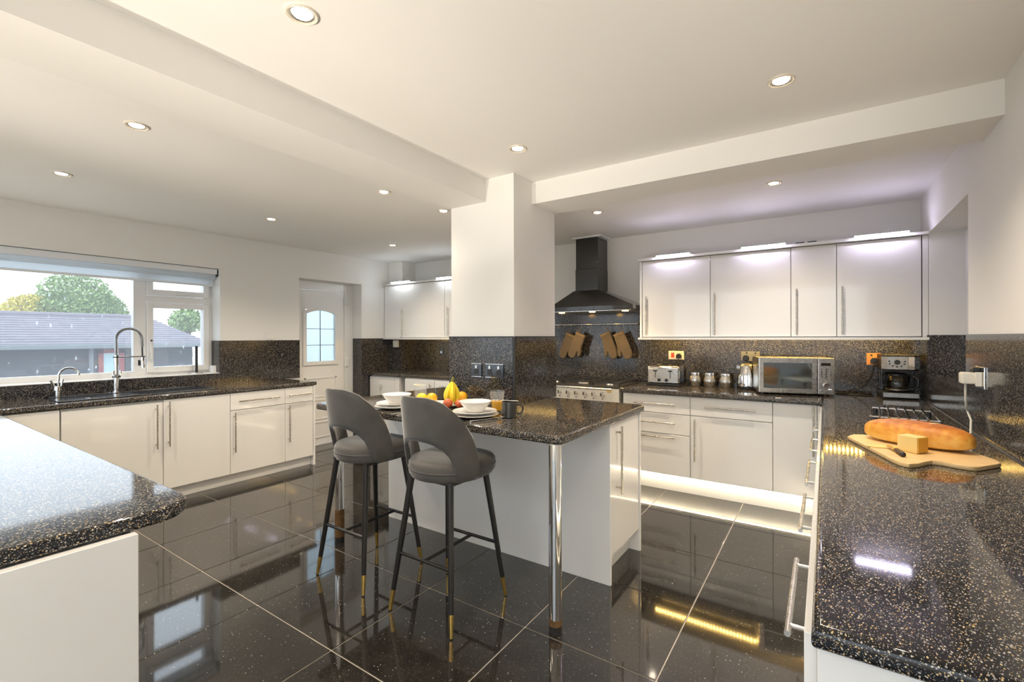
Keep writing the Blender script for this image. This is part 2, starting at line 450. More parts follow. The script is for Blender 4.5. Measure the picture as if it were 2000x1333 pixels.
def struct(g, name, m, parent=None, smooth=35):
    o = g.obj(name, m, parent, smooth=smooth)
    if parent is None: o['kind'] = 'structure'
    return o

# ------------------------------------------------------------------ room dimensions
XL, XR, YB, YF, ZC = -5.12, 0.61, 4.72, -1.5, 2.41
WT, WB = 0.89, 0.85          # worktop top / underside
SPL = 1.345                  # top of splashbacks

# ------------------------------------------------------------------ floor
fl = bpy.data.objects.new('floor', None)
g = G().box(XL - 0.3, YF - 0.2, -0.2, XR + 0.3, YB + 0.2, -0.004)
floor = struct(g, 'floor', 'grout')
WM['floor'] = Matrix.Identity(4)
bpy.data.objects.remove(fl)
TX, TY = 0.6130, 0.6035
tm = None; nt_ = 0
for i in range(-8, 3):
    for j in range(-7, 6):
        x0 = -0.557 + i * TX; y0 = 1.232 + j * TY
        cx, cy = x0 + TX / 2, y0 + TY / 2
        if cx < XL - 0.2 or cx > 0.5 or cy < YF + .2 or cy > YB: continue
        if cx < -4.7 and cy < 2.9: continue
        if tm is None:
            t = G().box(-TX / 2 + 0.0032, -TY / 2 + 0.0032, -0.009, TX / 2 - 0.0032, TY / 2 - 0.0032, 0.0, bev=0.0008, seg=1)
            o = t.obj('tile', 'tile', floor, local=True); tm = o.data
        else:
            o = bpy.data.objects.new('tile', tm); COL.objects.link(o); o.parent = floor
        o.location = (cx, cy, random.uniform(-0.0002, 0.0002))

# ------------------------------------------------------------------ ceiling, beams, walls
struct(G().box(XL - 0.3, YF - 0.2, ZC, XR + 0.4, YB + 0.2, ZC + 0.15), 'ceiling', 'ceil')
BZ = 2.262
struct(G().box(-2.19, YF, BZ, -1.875, 2.475, ZC + 0.01), 'trim_1', 'wall')          # long beam towards the pillar
struct(G().box(-1.66, 2.695, BZ, XR + 0.02, 3.005, ZC + 0.01), 'trim_2', 'wall')    # beam from pillar to right wall
struct(G().box(-2.178, 2.47, 0.0, -1.65, 3.01, ZC + 0.01), 'wall_pillar', 'wall')

XO = -5.46   # outside face of the left wall
WY0, WY1, WZ0, WZ1 = -0.6, 2.265, 1.0, 2.064        # window opening
DY0, DY1, DZ1 = 3.125, 4.008, 2.064                 # door opening
g = G()
g.box(XO, YF, 0, XL, WY0, ZC)
g.box(XO, WY0, 0, XL, WY1, WZ0 - 0.012)
g.box(XO, WY0, WZ1, XL, WY1, ZC)
g.box(XO, WY1, 0, XL, DY0, ZC)
g.box(XO, DY0, DZ1, XL, DY1, ZC)
g.box(XO, DY1, 0, XL, YB + 0.2, ZC)
struct(g, 'wall_left', 'wall')
struct(G().box(XL - 0.3, YB, 0, XR + 0.4, YB + 0.2, ZC), 'wall_back', 'wall')
g = G().box(XL, 4.475, 0, -4.845, YB, ZC)
struct(g, 'wall_boxing', 'wall')
# right wall with its shallow recess
NY0, NY1, NZ0, NZ1 = 3.29, 4.385, 1.062, 2.09
g = G()
g.box(XR, YF, 0, XR + 0.4, NY0, ZC)
g.box(XR, NY1, 0, XR + 0.4, YB, ZC)
g.box(XR, NY0, 0, XR + 0.4, NY1, NZ0)
g.box(XR, NY0, NZ1, XR + 0.4, NY1, ZC)
g.box(XR + 0.205, NY0, NZ0, XR + 0.4, NY1, NZ1)
struct(g, 'wall_right', 'wall')
# unseen glazed sun room, added behind the camera to bring in daylight and bounce
SY0_, SY1_ = -6.2, YF
M['oak'] = mat('bounce_oak_floor', (0.74, 0.58, 0.40), 0.45, var=0.12, vscale=3)
struct(G().box(XL - 0.3, SY0_, -0.2, XR + 0.4, YF - 0.2, 0.0), 'floor', 'oak')  # added floor, pale oak so it bounces warm light onto the ceiling
struct(G().box(XL - 0.3, YF - 0.2, 2.28, XR + 0.4, YF, ZC), 'wall_front', 'wall')
struct(G().box(XL - 0.3, SY0_, 0, XR + 0.4, SY0_ + 0.12, 0.55).box(XL - 0.3, SY0_ + .12, 0, XL - 0.18, YF - .2, 0.55).box(XR + 0.28, SY0_ + .12, 0, XR + 0.4, YF - .2, 0.55), 'wall_sunroom_added', 'wall')
w2 = struct(G().box(XL - 0.3, SY0_, 0.55, XR + 0.4, SY0_ + 0.07, 0.62).box(XL - 0.3, SY0_, 2.2, XR + 0.4, SY0_ + 0.07, 2.3), 'window_added', 'upvc')  # added glazing of the unseen sun room, lets daylight in
for k in range(7):
    x = XL - 0.26 + k * (XR - XL + 0.62) / 6
    G().box(x - .03, SY0_, 0.62, x + .03, SY0_ + .07, 2.2).obj('mullion', 'upvc', w2)
    G().box(x - .03, SY0_, 2.3, x + .03, YF - .2, 2.38).obj('roof_bar', 'upvc', w2)
for x in (XL - 0.27, XR + 0.37):
    for k in range(1, 5):
        y = SY0_ + k * 0.85
        G().box(x - .03, y - .03, 0.55, x + .03, y + .03, 2.3).obj('mullion', 'upvc', w2)
G().box(XL - 0.3, SY0_ + .03, 0.62, XR + 0.4, SY0_ + .036, 2.2).obj('pane', 'glass', w2)

# ------------------------------------------------------------------ window over the sink
FX0, FX1 = -5.37, -5.31
w1 = struct(G().box(FX0, WY0 + .05, WZ0, FX1 - .001, WY1 - .05, WZ0 + 0.05).box(FX0, WY0 + .05, WZ1 - 0.05, FX1 - .001, WY1 - .05, WZ1)
            .box(FX0, WY1 - 0.05, WZ0, FX1, WY1, WZ1).box(FX0, WY0, WZ0, FX1, WY0 + 0.05, WZ1), 'window_1', 'upvc')
G().box(FX0 + .002, 1.605, WZ0 + 0.05, FX1 + .001, 1.70, WZ1 - 0.05).obj('mullion', 'upvc', w1)
G().box(FX0 + .002, 1.701, 1.705, FX1, WY1 - 0.05, 1.765).obj('transom', 'upvc', w1)
def sash(y0, y1, z0, z1, t):
    o = (G().box(FX0, y0 + t - .001, z0, FX1 + 0.017, y1 - t + .001, z0 + t).box(FX0, y0 + t - .001, z1 - t, FX1 + 0.017, y1 - t + .001, z1)
         .box(FX0, y0, z0, FX1 + 0.018, y0 + t, z1, 0.003, 1).box(FX0, y1 - t, z0, FX1 + 0.018, y1, z1, 0.003, 1)).obj('casement', 'upvc', w1)
    G().box(-5.345, y0 + t - .003, z0 + t - .003, -5.339, y1 - t + .003, z1 - t + .003).obj('pane', 'glass', o)
    return o
s1 = sash(1.702, WY1 - 0.03, 1.03, 1.700, 0.052)
s2 = sash(1.702, WY1 - 0.03, 1.770, 2.012, 0.052)
(G().box(FX1 + 0.018, 1.722, 1.22, FX1 + 0.034, 1.742, 1.34, 0.004).box(FX1 + 0.03, 1.724, 1.16, FX1 + 0.045, 1.740, 1.30, 0.005)).obj('handle', 'upvc', s1)
G().ball((FX1 + 0.036, 1.732, 1.335), 0.009).obj('lock_button', 'black', s1)
G().box(FX1 + 0.018, 1.94, 1.782, FX1 + 0.035, 2.06, 1.80, 0.005).obj('handle', 'upvc', s2)
G().box(-5.345, WY0 + 0.047, WZ0 + 0.047, -5.339, 1.607, WZ1 - 0.047).obj('pane', 'glass', w1)
G().box(FX1, WY0, WZ0 - 0.012, XL - 0.002, WY1, WZ0 + 0.004, 0.002).obj('sill', 'upvc', w1)

# ------------------------------------------------------------------ back door
d1 = struct(G().box(-5.36, DY0 + 0.0, 0, -5.30, DY0 + 0.06, DZ1, 0.006).box(-5.36, 3.873, 0, -5.30, DY1, DZ1, 0.006)
            .box(-5.36, DY0 + 0.06, 1.957, -5.30, 3.873, DZ1, 0.006).box(-5.36, DY0, 0, -5.29, DY1, 0.028, 0.004), 'door_1', 'upvc')
gy0, gy1, gz0, gz1 = 3.325, 3.728, 1.06, 1.655
def arch(y0, y1, z0, z1, rise, n=10):
    pts = [(y0, z0), (y1, z0)]
    for k in range(n + 1):
        a = k / n; y = y1 + (y0 - y1) * a
        pts.append((y, z1 + rise * (1 - (2 * a - 1) ** 2)))
    return pts
YZ = Matrix(((0, 0, 1, 0), (1, 0, 0, 0), (0, 1, 0, 0), (0, 0, 0, 1)))   # prism (a,b)->(y,z), height -> x
leaf = G()
for (a, b, c, d) in ((3.19, 0.032, 3.868, 1.05), (3.19, 1.05, 3.318, 1.952), (3.735, 1.05, 3.868, 1.952), (3.318, 1.71, 3.735, 1.952)):
    leaf.box(-5.345, a, b, -5.305, c, d)
leaf = leaf.obj('door_leaf', 'upvc', d1)
out = arch(gy0 - 0.045, gy1 + 0.045, gz0 - 0.045, gz1 + 0.03, 0.05); inn = arch(gy0, gy1, gz0, gz1, 0.045)
def ring(o, i, x0, x1):
    vs = []; k = len(o)
    for x in (x0, x1):
        for (y, z) in o: vs.append((x, y, z))
        for (y, z) in i: vs.append((x, y, z))
    f = []
    for a in range(k):
        b = (a + 1) % k
        f.append((a, b, k + b, k + a)); f.append((2 * k + a, 3 * k + a, 3 * k + b, 2 * k + b))
        f.append((a, 2 * k + a, 2 * k + b, b)); f.append((k + a, k + b, 3 * k + b, 3 * k + a))
    return G().poly3(vs, f)
ring(out, inn, -5.315, -5.288).obj('glazing_frame', 'upvc', leaf)
G().prism(arch(gy0 - .01, gy1 + .01, gz0 - .01, gz1 + .005, 0.045), -5.33, -5.322, M4=YZ).obj('pane', 'frost', leaf)
bars = G().box(-5.322, 3.524, gz0, -5.314, 3.530, gz1 + 0.045)
for z in (1.262, 1.468): bars.box(-5.322, gy0, z - 0.003, -5.314, gy1, z + 0.003)
bars.obj('lead_strip', 'dark_steel', leaf)
for z0, z1 in ((0.60, 0.86), (0.32, 0.58), (0.09, 0.30)):
    (G().box(-5.306, 3.30, z0, -5.298, 3.75, z0 + 0.022, 0.003).box(-5.306, 3.30, z1 - 0.022, -5.298, 3.75, z1, 0.003)
     .box(-5.306, 3.30, z0, -5.298, 3.322, z1, 0.003).box(-5.306, 3.728, z0, -5.298, 3.75, z1, 0.003)).obj('panel_moulding', 'upvc', leaf)
for z in (1.84, 1.02, 0.25):
    G().box(-5.302, 3.872, z - 0.05, -5.286, 3.93, z + 0.05, 0.004).cyl((-5.288, 3.872, z - 0.05), (-5.288, 3.872, z + 0.05), 0.009).obj('hinge', 'upvc', d1)

# ------------------------------------------------------------------ recess on the right wall
n1 = struct(G().box(XR + 0.19, NY0 + 0.001, NZ0 + 0.02, XR + 0.204, NY1 - 0.001, NZ1 - 0.001), 'trim_3', 'upvc')

# ------------------------------------------------------------------ splashbacks
def splash(label, *boxes, m='splash', edge=None):
    g = G()
    for b in boxes: g.box(*b)
    o = g.obj('splashback', m)
    return tag(o, label, 'splashback')
T = 0.010
splash('black speckled splashback between the sink window and the white back door', (XL, 2.258, WT, XL + T, DY0 - .002, 1.33))
splash('low black speckled upstand under the sink window behind the taps', (XL, -0.6, WT, XL + T, 2.257, WZ0 - 0.002))
splash('narrow black speckled return lining the right reveal of the sink window', (-5.29, WY1 - T, WZ0 + 0.006, XL - .001, WY1 - 0.001, 1.33))
splash('black speckled wall panel in the corner right of the back door', (XL, DY1, 0, XL + T, 4.472, SPL))
splash('black speckled panel lining the reveal beside the door hinges', (-5.29, DY1 - T, 0, XL + T, DY1 - .001, SPL))
splash('black speckled splashback wrapping the boxed corner under the left wall cupboards', (XL + T, 4.465, WT, -4.835, 4.474, SPL), (-4.844, 4.474, WT, -4.835, YB - T, SPL))
splash('black speckled splashback behind the short worktop left of the pillar', (-4.835, YB - T, WT, -2.803, YB - .001, SPL))
splash('tall black speckled splashback behind the cooker up to the hood', (-2.80, YB - T, WT, -1.48, YB - .001, 1.66))
splash('long black speckled splashback behind the toaster and microwave', (-1.475, YB - T, WT, XR - .001, YB - .001, SPL))
splash('black speckled splashback on the right wall beside the long worktop', (XR - T, 0.2, WT, XR - .001, NY0 - .001, 1.367))
splash('low black speckled panel under the recess sill on the right wall', (XR - T, NY0, WT, XR - .001, NY1 - .001, NZ0 - .001))
splash('slim black speckled panel right of the coffee maker in the corner', (XR - T, NY1, WT, XR - .001, YB - T - .001, 1.365))
splash('black speckled slab forming the sill of the right wall recess', (XR - T, NY0 + .001, NZ0, XR + 0.19, NY1 - .001, NZ0 + 0.012))
splash('black speckled panel on the far end of the right wall recess', (XR - .001, NY1 - T, NZ0 + .012, XR + 0.19, NY1 - 0.001, 1.365))
splash('black speckled panel with two sockets on the front of the pillar', (-2.19, 2.458, 0.92, -1.655, 2.469, 1.357))
splash('black speckled panel on the right side of the pillar facing the cooker', (-1.649, 2.475, 0.92, -1.638, 3.01, 1.357))
tag(G().box(-1.654, 2.457, 0.92, -1.637, 2.474, 1.36).obj('corner_strip', 'seam'), 'black corner strip joining the two pillar splashbacks', 'trim')
tag(G().box(-2.19, 2.456, 1.357, -1.655, 2.47, 1.364).obj('edge_strip', 'seam'), 'thin dark strip capping the front splashback of the pillar', 'trim')
tag(G().box(-1.65, 2.474, 1.357, -1.636, 3.01, 1.364).obj('edge_strip', 'seam'), 'thin dark strip capping the side splashback of the pillar', 'trim')

# ------------------------------------------------------------------ worktops
def slab(g, poly, z0, z1, bev=0.008, seg=2):
    return g.prism(poly, z0, z1, bev=bev, seg=seg)
def rect(x0, y0, x1, y1): return [(x0, y0), (x1, y0), (x1, y1), (x0, y1)]
def worktop(label, poly, z0=WB, z1=WT, bev=0.010, seg=3):
    return tag(slab(G(), poly, z0, z1, bev, seg).obj('worktop', 'worktop'), label, 'worktop')
worktop('black speckled worktop along the window wall with the sink set in', [(XL + .002, 0.62), (-4.52, 0.62), (-4.52, 2.955), (XL + .002, 2.955)], WB, WT)
worktop('black speckled peninsula worktop with clipped corner in the left foreground',
        [(-5.11, -0.35), (-1.512, -0.35), (-1.512, 0.520), (-1.528, 0.562), (-1.556, 0.590), (-1.585, 0.606), (-1.62, 0.612), (-5.11, 0.612)])
worktop('long black speckled worktop along the right wall under the bread', [(-0.02, 0.895), (XR - .011, 0.895), (XR - .011, YB - .011), (-0.02, YB - .011)], bev=0.014, seg=4)
worktop('black speckled worktop under the toaster kettle and microwave', rect(-1.565, 4.085, -0.022, YB - .011))
worktop('black speckled worktop over the white appliance left of the pillar', [(XL + .012, 4.10), (-4.508, 4.10), (-4.508, YB - .011), (-4.832, YB - .011), (-4.832, 4.462), (XL + .012, 4.462)])
worktop('black speckled worktop beside the cooker half hidden behind the pillar', rect(-4.504, 4.12, -2.49, YB - .011))
# island worktop
isl = [(-2.825, 1.850), (-2.81, 1.835), (-1.0, 1.805), (-0.97, 1.82), (-0.963, 1.85), (-0.963, 2.935), (-0.985, 2.965), (-1.02, 2.972), (-1.636, 2.972), (-1.636, 2.456), (-2.19, 2.456), (-2.19, 2.972), (-2.825, 2.972)]
worktop('black speckled breakfast island worktop around the pillar', isl, 0.88, 0.92, bev=0.010)

# ------------------------------------------------------------------ cupboards
HD = 0.030   # how far the bar handles stand off
def bar_handle(face, axis, a, b, door, off=HD, r=0.006, mm='nickel'):
    """bar handle in front of a door.  face: ('x',value,sign) or ('y',value,sign); a,b end points along axis"""
    f, v, s = face
    def P(u, w, d):
        return (v + s * d, u, w) if f == 'x' else (u, v + s * d, w)
    g = G()
    if axis == 'z':
        u, z0, z1 = a[0], a[1], b[1]
        g.cyl(P(u, z0, off), P(u, z1, off), r, n=12)
        for z in (z0 + 0.035, z1 - 0.035): g.cyl(P(u, z, 0), P(u, z, off), r * 0.8, n=10)
    else:
        z, u0, u1 = a[1], a[0], b[0]
        g.cyl(P(u0, z, off), P(u1, z, off), r, n=12)
        for u in (u0 + 0.035, u1 - 0.035): g.cyl(P(u, z, 0), P(u, z, off), r * 0.8, n=10)
    return g.obj('handle', mm, door)
def front(face, u0, u1, z0, z1, name, parent, th=0.02, gap=0.002, m='gloss'):
    f, v, s = face
    a, b = sorted((v, v - s * th))
    if f == 'x': g = G().box(a, u0 + gap, z0 + gap, b, u1 - gap, z1 - gap, 0.0015, 1)
    else: g = G().box(u0 + gap, a, z0 + gap, u1 - gap, b, z1 - gap, 0.0015, 1)
    return g.obj(name, m, parent)
def carcass(face, u0, u1, z0, z1, back, parent, m='carcass'):
    f, v, s = face
    a, b = sorted((v - s * 0.021, back))
    if f == 'x': g = G().box(a, u0 + .001, z0, b, u1 - .001, z1)
    else: g = G().box(u0 + .001, a, z0, u1 - .001, b, z1)
    return g.obj('carcass', m, parent)

FLX = ('x', -4.53, 1); BKL = XL + 0.014
def left_unit(label, y0, y1, z0=0.102, z1=0.846):
    t = thing('base_cabinet', label, 'cabinet', ((BKL - 4.53) / 2, (y0 + y1) / 2, z0))
    carcass(FLX, y0, y1, z0, z1, BKL, t); return t
c = left_unit('white gloss corner base cupboard beside the peninsula under the filter tap', 0.63, 0.943)
front(FLX, 0.63, 0.943, 0.102, 0.846, 'door', c)
c = left_unit('wide white gloss sink cupboard with handle at its right edge', 0.947, 1.567)
d = front(FLX, 0.947, 1.567, 0.102, 0.835, 'door', c); bar_handle(FLX, 'z', (1.517, 0.455), (1.517, 0.815), d)
c = left_unit('white gloss sink cupboard with handle at its left edge', 1.567, 2.088)
d = front(FLX, 1.567, 2.088, 0.102, 0.846, 'door', c); bar_handle(FLX, 'z', (1.603, 0.46), (1.603, 0.83), d)
c = left_unit('white gloss window-side base unit with a wide drawer over one door', 2.088, 2.610)
d = front(FLX, 2.088, 2.610, 0.687, 0.846, 'drawer', c); bar_handle(FLX, 'y', (2.15, 0.768), (2.54, 0.768), d)
d = front(FLX, 2.088, 2.610, 0.102, 0.685, 'door', c); bar_handle(FLX, 'z', (2.12, 0.30), (2.12, 0.668), d)
c = left_unit('narrow white gloss base unit with small drawer beside the back door', 2.610, 2.918)
d = front(FLX, 2.610, 2.918, 0.687, 0.846, 'drawer', c); bar_handle(FLX, 'y', (2.635, 0.77), (2.885, 0.77), d)
d = front(FLX, 2.610, 2.918, 0.102, 0.685, 'door', c); bar_handle(FLX, 'z', (2.643, 0.30), (2.643, 0.674), d)
G().box(BKL, 2.920, 0, -4.528, 2.942, 0.846, 0.001, 1).obj('end_panel', 'gloss_panel', c)
tag(G().box(-4.60, 0.63, 0, -4.585, 2.919, 0.100, 0.001, 1).obj('plinth', 'gloss_panel'), 'white plinth under the window wall cupboards', 'plinth')

FB = ('y', 4.12, -1); BKB = YB - 0.012
def back_unit(label, x0, x1, z0=0.15, z1=0.846, name='base_cabinet', cat='cabinet'):
    t = thing(name, label, cat, ((x0 + x1) / 2, 4.4, z0))
    carcass(FB, x0, x1, z0, z1, BKB, t); return t
c = back_unit('white gloss unit of three drawers right of the cooker', -1.546, -0.954)
for z0, z1, hz, h0 in ((0.687, 0.846, 0.768, -1.438), (0.508, 0.685, 0.606, -1.41), (0.152, 0.506, 0.482, -1.41)):
    d = front(FB, -1.546, -0.954, z0, z1, 'drawer', c); bar_handle(FB, 'x', (h0, hz), (-1.073, hz), d)
c = back_unit('white gloss base unit with one drawer over a door below the kettle', -0.954, -0.340)
d = front(FB, -0.954, -0.340, 0.687, 0.846, 'drawer', c); bar_handle(FB, 'x', (-0.836, 0.768), (-0.457, 0.768), d)
d = front(FB, -0.954, -0.340, 0.152, 0.685, 'door', c); bar_handle(FB, 'z', (-0.912, 0.305), (-0.912, 0.661), d)
c = back_unit('white gloss corner base cupboard under the microwave', -0.340, -0.050)
G().box(-.0485, 4.104, .152, -.0345, 4.125, .846).obj('corner_post', 'gloss', c)
d = front(FB, -0.340, -0.050, 0.152, 0.846, 'door', c); bar_handle(FB, 'z', (-0.075, 0.467), (-0.075, 0.838), d)
# left end of the back wall
ap = thing('white_appliance', 'white appliance front with a round silver knob under the left worktop', 'appliance', (-4.8, 4.3, 0.0))
G().box(-5.09, 4.14, 0.02, -4.52, 4.458, 0.846, 0.004).obj('body', 'carcass', ap)
pn = G().box(-5.09, 4.118, 0.10, -4.60, 4.14, 0.835, 0.004).obj('front_panel', 'gloss', ap)
G().box(-4.597, 4.118, 0.10, -4.52, 4.14, 0.835, 0.004).obj('side_strip', 'gloss', ap)
G().cyl((-4.86, 4.118, 0.72), (-4.86, 4.092, 0.72), 0.028, 0.024, n=20).obj('knob', 'chrome', pn)
c = back_unit('white gloss base cupboard behind the juice glass left of the pillar', -4.42, -3.914)
d = front(FB, -4.42, -3.914, 0.152, 0.835, 'door', c); bar_handle(FB, 'z', (-3.965, 0.45), (-3.965, 0.80), d)
c = back_unit('white gloss drawer unit partly hidden behind the pillar', -3.91, -3.31)
d = front(FB, -3.91, -3.31, 0.687, 0.835, 'drawer', c); bar_handle(FB, 'x', (-3.80, 0.768), (-3.42, 0.768), d)
d = front(FB, -3.91, -3.31, 0.152, 0.685, 'door', c); bar_handle(FB, 'z', (-3.87, 0.30), (-3.87, 0.66), d)
c = back_unit('white gloss base cupboard between the pillar and the cooker side', -3.306, -2.50)
d = front(FB, -3.306, -2.50, 0.152, 0.835, 'door', c); bar_handle(FB, 'z', (-2.55, 0.45), (-2.55, 0.80), d)
tag(G().box(-4.42, 4.185, 0, -2.50, 4.2, 0.149, 0.001, 1).obj('plinth', 'gloss_panel'), 'white plinth under the cupboards left of the cooker', 'plinth')
tag(G().box(-1.546, 4.185, 0, 0.05, 4.2, 0.149, 0.001, 1).obj('plinth', 'gloss_panel'), 'white plinth lit by LEDs under the drawers right of the cooker', 'plinth')

FR = ('x', -0.032, -1); BKR = XR - 0.014
names = ('white gloss drawer unit nearest the camera under the right worktop', 'white gloss second drawer unit under the right worktop',
         'white gloss third drawer unit under the right worktop', 'white gloss fourth drawer unit under the right worktop', 'white gloss unit in the inner corner under the right worktop')
hs = ((1.07, 1.44), (1.66, 2.05), (2.19, 2.62), (2.82, 3.2), (3.45, 3.8))
for k, (lab, (y0, y1)) in enumerate(zip(names, ((0.955, 1.545), (1.545, 2.14), (2.14, 2.74), (2.74, 3.34), (3.34, 4.085)))):
    t = thing('base_cabinet', lab, 'cabinet', (0.3, (y0 + y1) / 2, 0.15))
    carcass(FR, y0, y1, 0.15, 0.846, BKR, t)
    for z0, z1, hz in ((0.687, 0.846, 0.768), (0.45, 0.685, 0.62), (0.152, 0.448, 0.39)):
        if k == 4 and hz < 0.7: continue
        d = front(FR, y0, y1, z0, z1, 'drawer', t)
        if hz > 0.7: bar_handle(FR, 'y', (hs[k][0], hz), (hs[k][1], hz), d, off=0.032, mm='steel')
    if k == 4: front(FR, y0, y1, 0.152, 0.685, 'door', t)
tag(G().box(-0.012, 0.915, 0, BKR, 0.950, WB - .002, 0.0015, 1).obj('end_panel', 'gloss_panel'), 'pale end panel under the near end of the right worktop', 'panel')
tag(G().box(0.035, 0.955, 0, 0.05, 4.18, 0.149, 0.001, 1).obj('plinth', 'gloss_panel'), 'white plinth under the right-hand drawer units', 'plinth')

# peninsula carcass
pb = thing('peninsula_cabinet', 'white gloss peninsula cabinet with cream end panel in the left foreground', 'cabinet', (-3.2, 0.1, 0))
G().box(-1.515, -0.32, 0, -1.490, 0.460, WB - .002, 0.0015, 1).obj('end_panel', 'gloss_panel', pb)
G().box(-4.50, -0.30, 0.15, -1.518, 0.435, WB - .004).obj('carcass', 'carcass', pb)
for k in range(5):
    x1 = -1.52 - k * 0.595
    front(('y', 0.456, 1), x1 - 0.595, x1, 0.152, 0.846, 'door', pb)
G().box(-4.50, 0.38, 0, -1.52, 0.395, 0.148).obj('plinth_board', 'gloss_panel', pb)

# island cabinet
ib = thing('island_cabinet', 'white island cabinet with tall bar-handled door under the breakfast worktop', 'cabinet', (-1.85, 2.65, 0))
G().box(-2.745, 2.392, 0, -0.972, 2.412, 0.879, 0.001, 1).obj('front_panel', 'gloss_panel', ib)
G().box(-2.74, 2.414, 0.13, -2.19, 2.94, 0.879).box(-1.63, 2.414, 0.13, -1.008, 2.888, 0.879).obj('carcass', 'carcass', ib)
d = front(('x', -0.982, 1), 2.414, 2.886, 0.14, 0.875, 'door', ib)
bar_handle(('x', -0.982, 1), 'z', (2.505, 0.475), (2.505, 0.855), d, off=0.035, r=0.007)
G().box(-1.63, 2.889, 0, -0.975, 2.91, 0.879, 0.001, 1).obj('end_panel', 'gloss_panel', ib)
G().box(-1.065, 2.414, 0, -1.050, 2.888, 0.138).obj('plinth_board', 'gloss_panel', ib)
G().box(-2.745, 2.414, 0, -2.725, 2.95, 0.879).obj('end_panel', 'gloss_panel', ib)

def chrome_leg(x, y, label, rust):
    t = G().cyl((x, y, 0.055), (x, y, 0.868), 0.030, n=28).obj('leg', 'chrome', ib)
    t['label'] = label
    G().cyl((x, y, 0.868), (x, y, 0.879), 0.045, n=28).obj('fixing_plate', 'steel', t)
    G().cyl((x, y, 0.034), (x, y, 0.056 + rust), 0.0305, n=28).obj('rust_band', 'rust', t)
    G().cyl((x, y, 0.0), (x, y, 0.034), 0.030, n=28).obj('foot', 'rubber', t)
chrome_leg(-1.034, 1.885, 'chrome leg at the near right corner with rusty foot', 0.008)
chrome_leg(-2.690, 1.925, 'chrome leg behind the left stool with rusted lower end', 0.16)

# ------------------------------------------------------------------ wall cupboards
FU = ('y', 4.385, -1)
def wall_unit(label, x0, x1, hx):
    t = thing('wall_cabinet', label, 'cabinet', ((x0 + x1) / 2, 4.55, 1.35))
    carcass(FU, x0, x1, 1.352, 2.075, YB - .002, t)
    d = front(FU, x0, x1, 1.355, 2.075, 'door', t)
    bar_handle(FU, 'z', (hx, 1.37), (hx, 1.74), d, off=0.026)
wall_unit('white gloss wall cupboard nearest the cooker hood', -1.452, -0.842, -1.409)
wall_unit('wide white gloss wall cupboard above the kettle', -0.842, -0.230, -0.803)
wall_unit('narrow white gloss wall cupboard above the microwave', -0.230, 0.074, -0.19)
wall_unit('white gloss wall cupboard in the right corner above the coffee maker', 0.074, 0.572, 0.109)
tag(G().box(-1.472, 4.375, 1.352, -1.454, YB - .002, 2.075, .001, 1).obj('end_panel', 'gloss_panel'), 'white end panel of the wall cupboards beside the hood', 'panel')
tag(G().box(0.576, 4.388, 1.352, XR - .002, YB - .002, 2.075, .001, 1).obj('filler_panel', 'gloss_panel'), 'white filler panel between the last wall cupboard and right wall', 'panel')
tag(G().box(-1.485, 4.345, 2.077, XR - .002, YB - .002, 2.100, .003).obj('cornice', 'gloss_panel'), 'white top board over the right-hand wall cupboards', 'cornice')
tag(G().box(-1.485, 4.373, 1.343, XR - .002, YB - .012, 1.350).box(-1.485, 4.355, 1.331, XR - .002, 4.373, 1.350).obj('light_pelmet', 'gloss_panel'), 'white base board under the right-hand wall cupboards', 'pelmet')
t = wall_unit('white gloss wall cupboard with arched door reflection left of the pillar', -4.79, -3.985, -4.74)
wall_unit('white gloss wall cupboard cut off by the pillar', -3.982, -3.30, -3.921)
tag(G().box(XL + .012, 4.388, 1.352, -4.793, 4.462, 2.075, .001, 1).obj('filler_panel', 'gloss_panel'), 'white filler panel left of the left-hand wall cupboards', 'panel')
tag(G().box(XL + .002, 4.355, 2.077, -3.30, 4.462, 2.098, .003).obj('cornice', 'gloss_panel'), 'white top board over the left-hand wall cupboards', 'cornice')
tag(G().box(XL + .012, 4.380, 1.343, -3.30, 4.46, 1.350).box(XL + .012, 4.362, 1.331, -3.30, 4.380, 1.350).obj('light_pelmet', 'gloss_panel'), 'white base board under the left-hand wall cupboards', 'pelmet')

# LED bars over the wall cupboards
def led_bar(x0, x1, m, label, grp, z=2.101):
    t = thing('led_bar', label, 'light', ((x0 + x1) / 2, 4.35, z), group=grp)
    G().box(x0, 4.318, z, x1, 4.372, z + 0.008, 0.002).obj('housing', 'upvc', t)
    n = max(8, int((x1 - x0) / 0.017)); g = G(); w = (x1 - x0) / n
    for k in range(n):
        g.box(x0 + (k + .28) * w, 4.312, z - 0.004, x0 + (k + .72) * w, 4.3175, z + 0.005)
    o = g.obj('led', m, t, smooth=0); o['kind'] = 'stuff'
GB = 'LED bars above the right wall cupboards'
led_bar(-1.30, -1.00, 'led_cool', 'lilac white LED bar above the cupboard nearest the hood', GB)
led_bar(-0.585, -0.262, 'led_cool', 'lilac white LED bar above the cupboard over the kettle', GB)
led_bar(0.18, 0.50, 'led_cool', 'lilac white LED bar above the corner cupboard', GB)
GL = 'LED bars above the left wall cupboards'
led_bar(-4.89, -4.54, 'led_cool_l', 'cold white LED bar nearest the back door', GL, 2.099)
led_bar(-4.06, -3.72, 'led_cool_l', 'cold white LED bar beside the pillar', GL, 2.099)
def clip(x): return G().box(x - .03, 4.348, 2.1005, x + .03, 4.372, 2.108, 0.002)
tag(clip(-0.165).obj('cable_clip', 'black'), 'small black clip on the top board, left of a pair', 'clip', 'cable clips')
tag(clip(-0.085).obj('cable_clip', 'black'), 'small black clip on the top board, right of a pair', 'clip', 'cable clips')

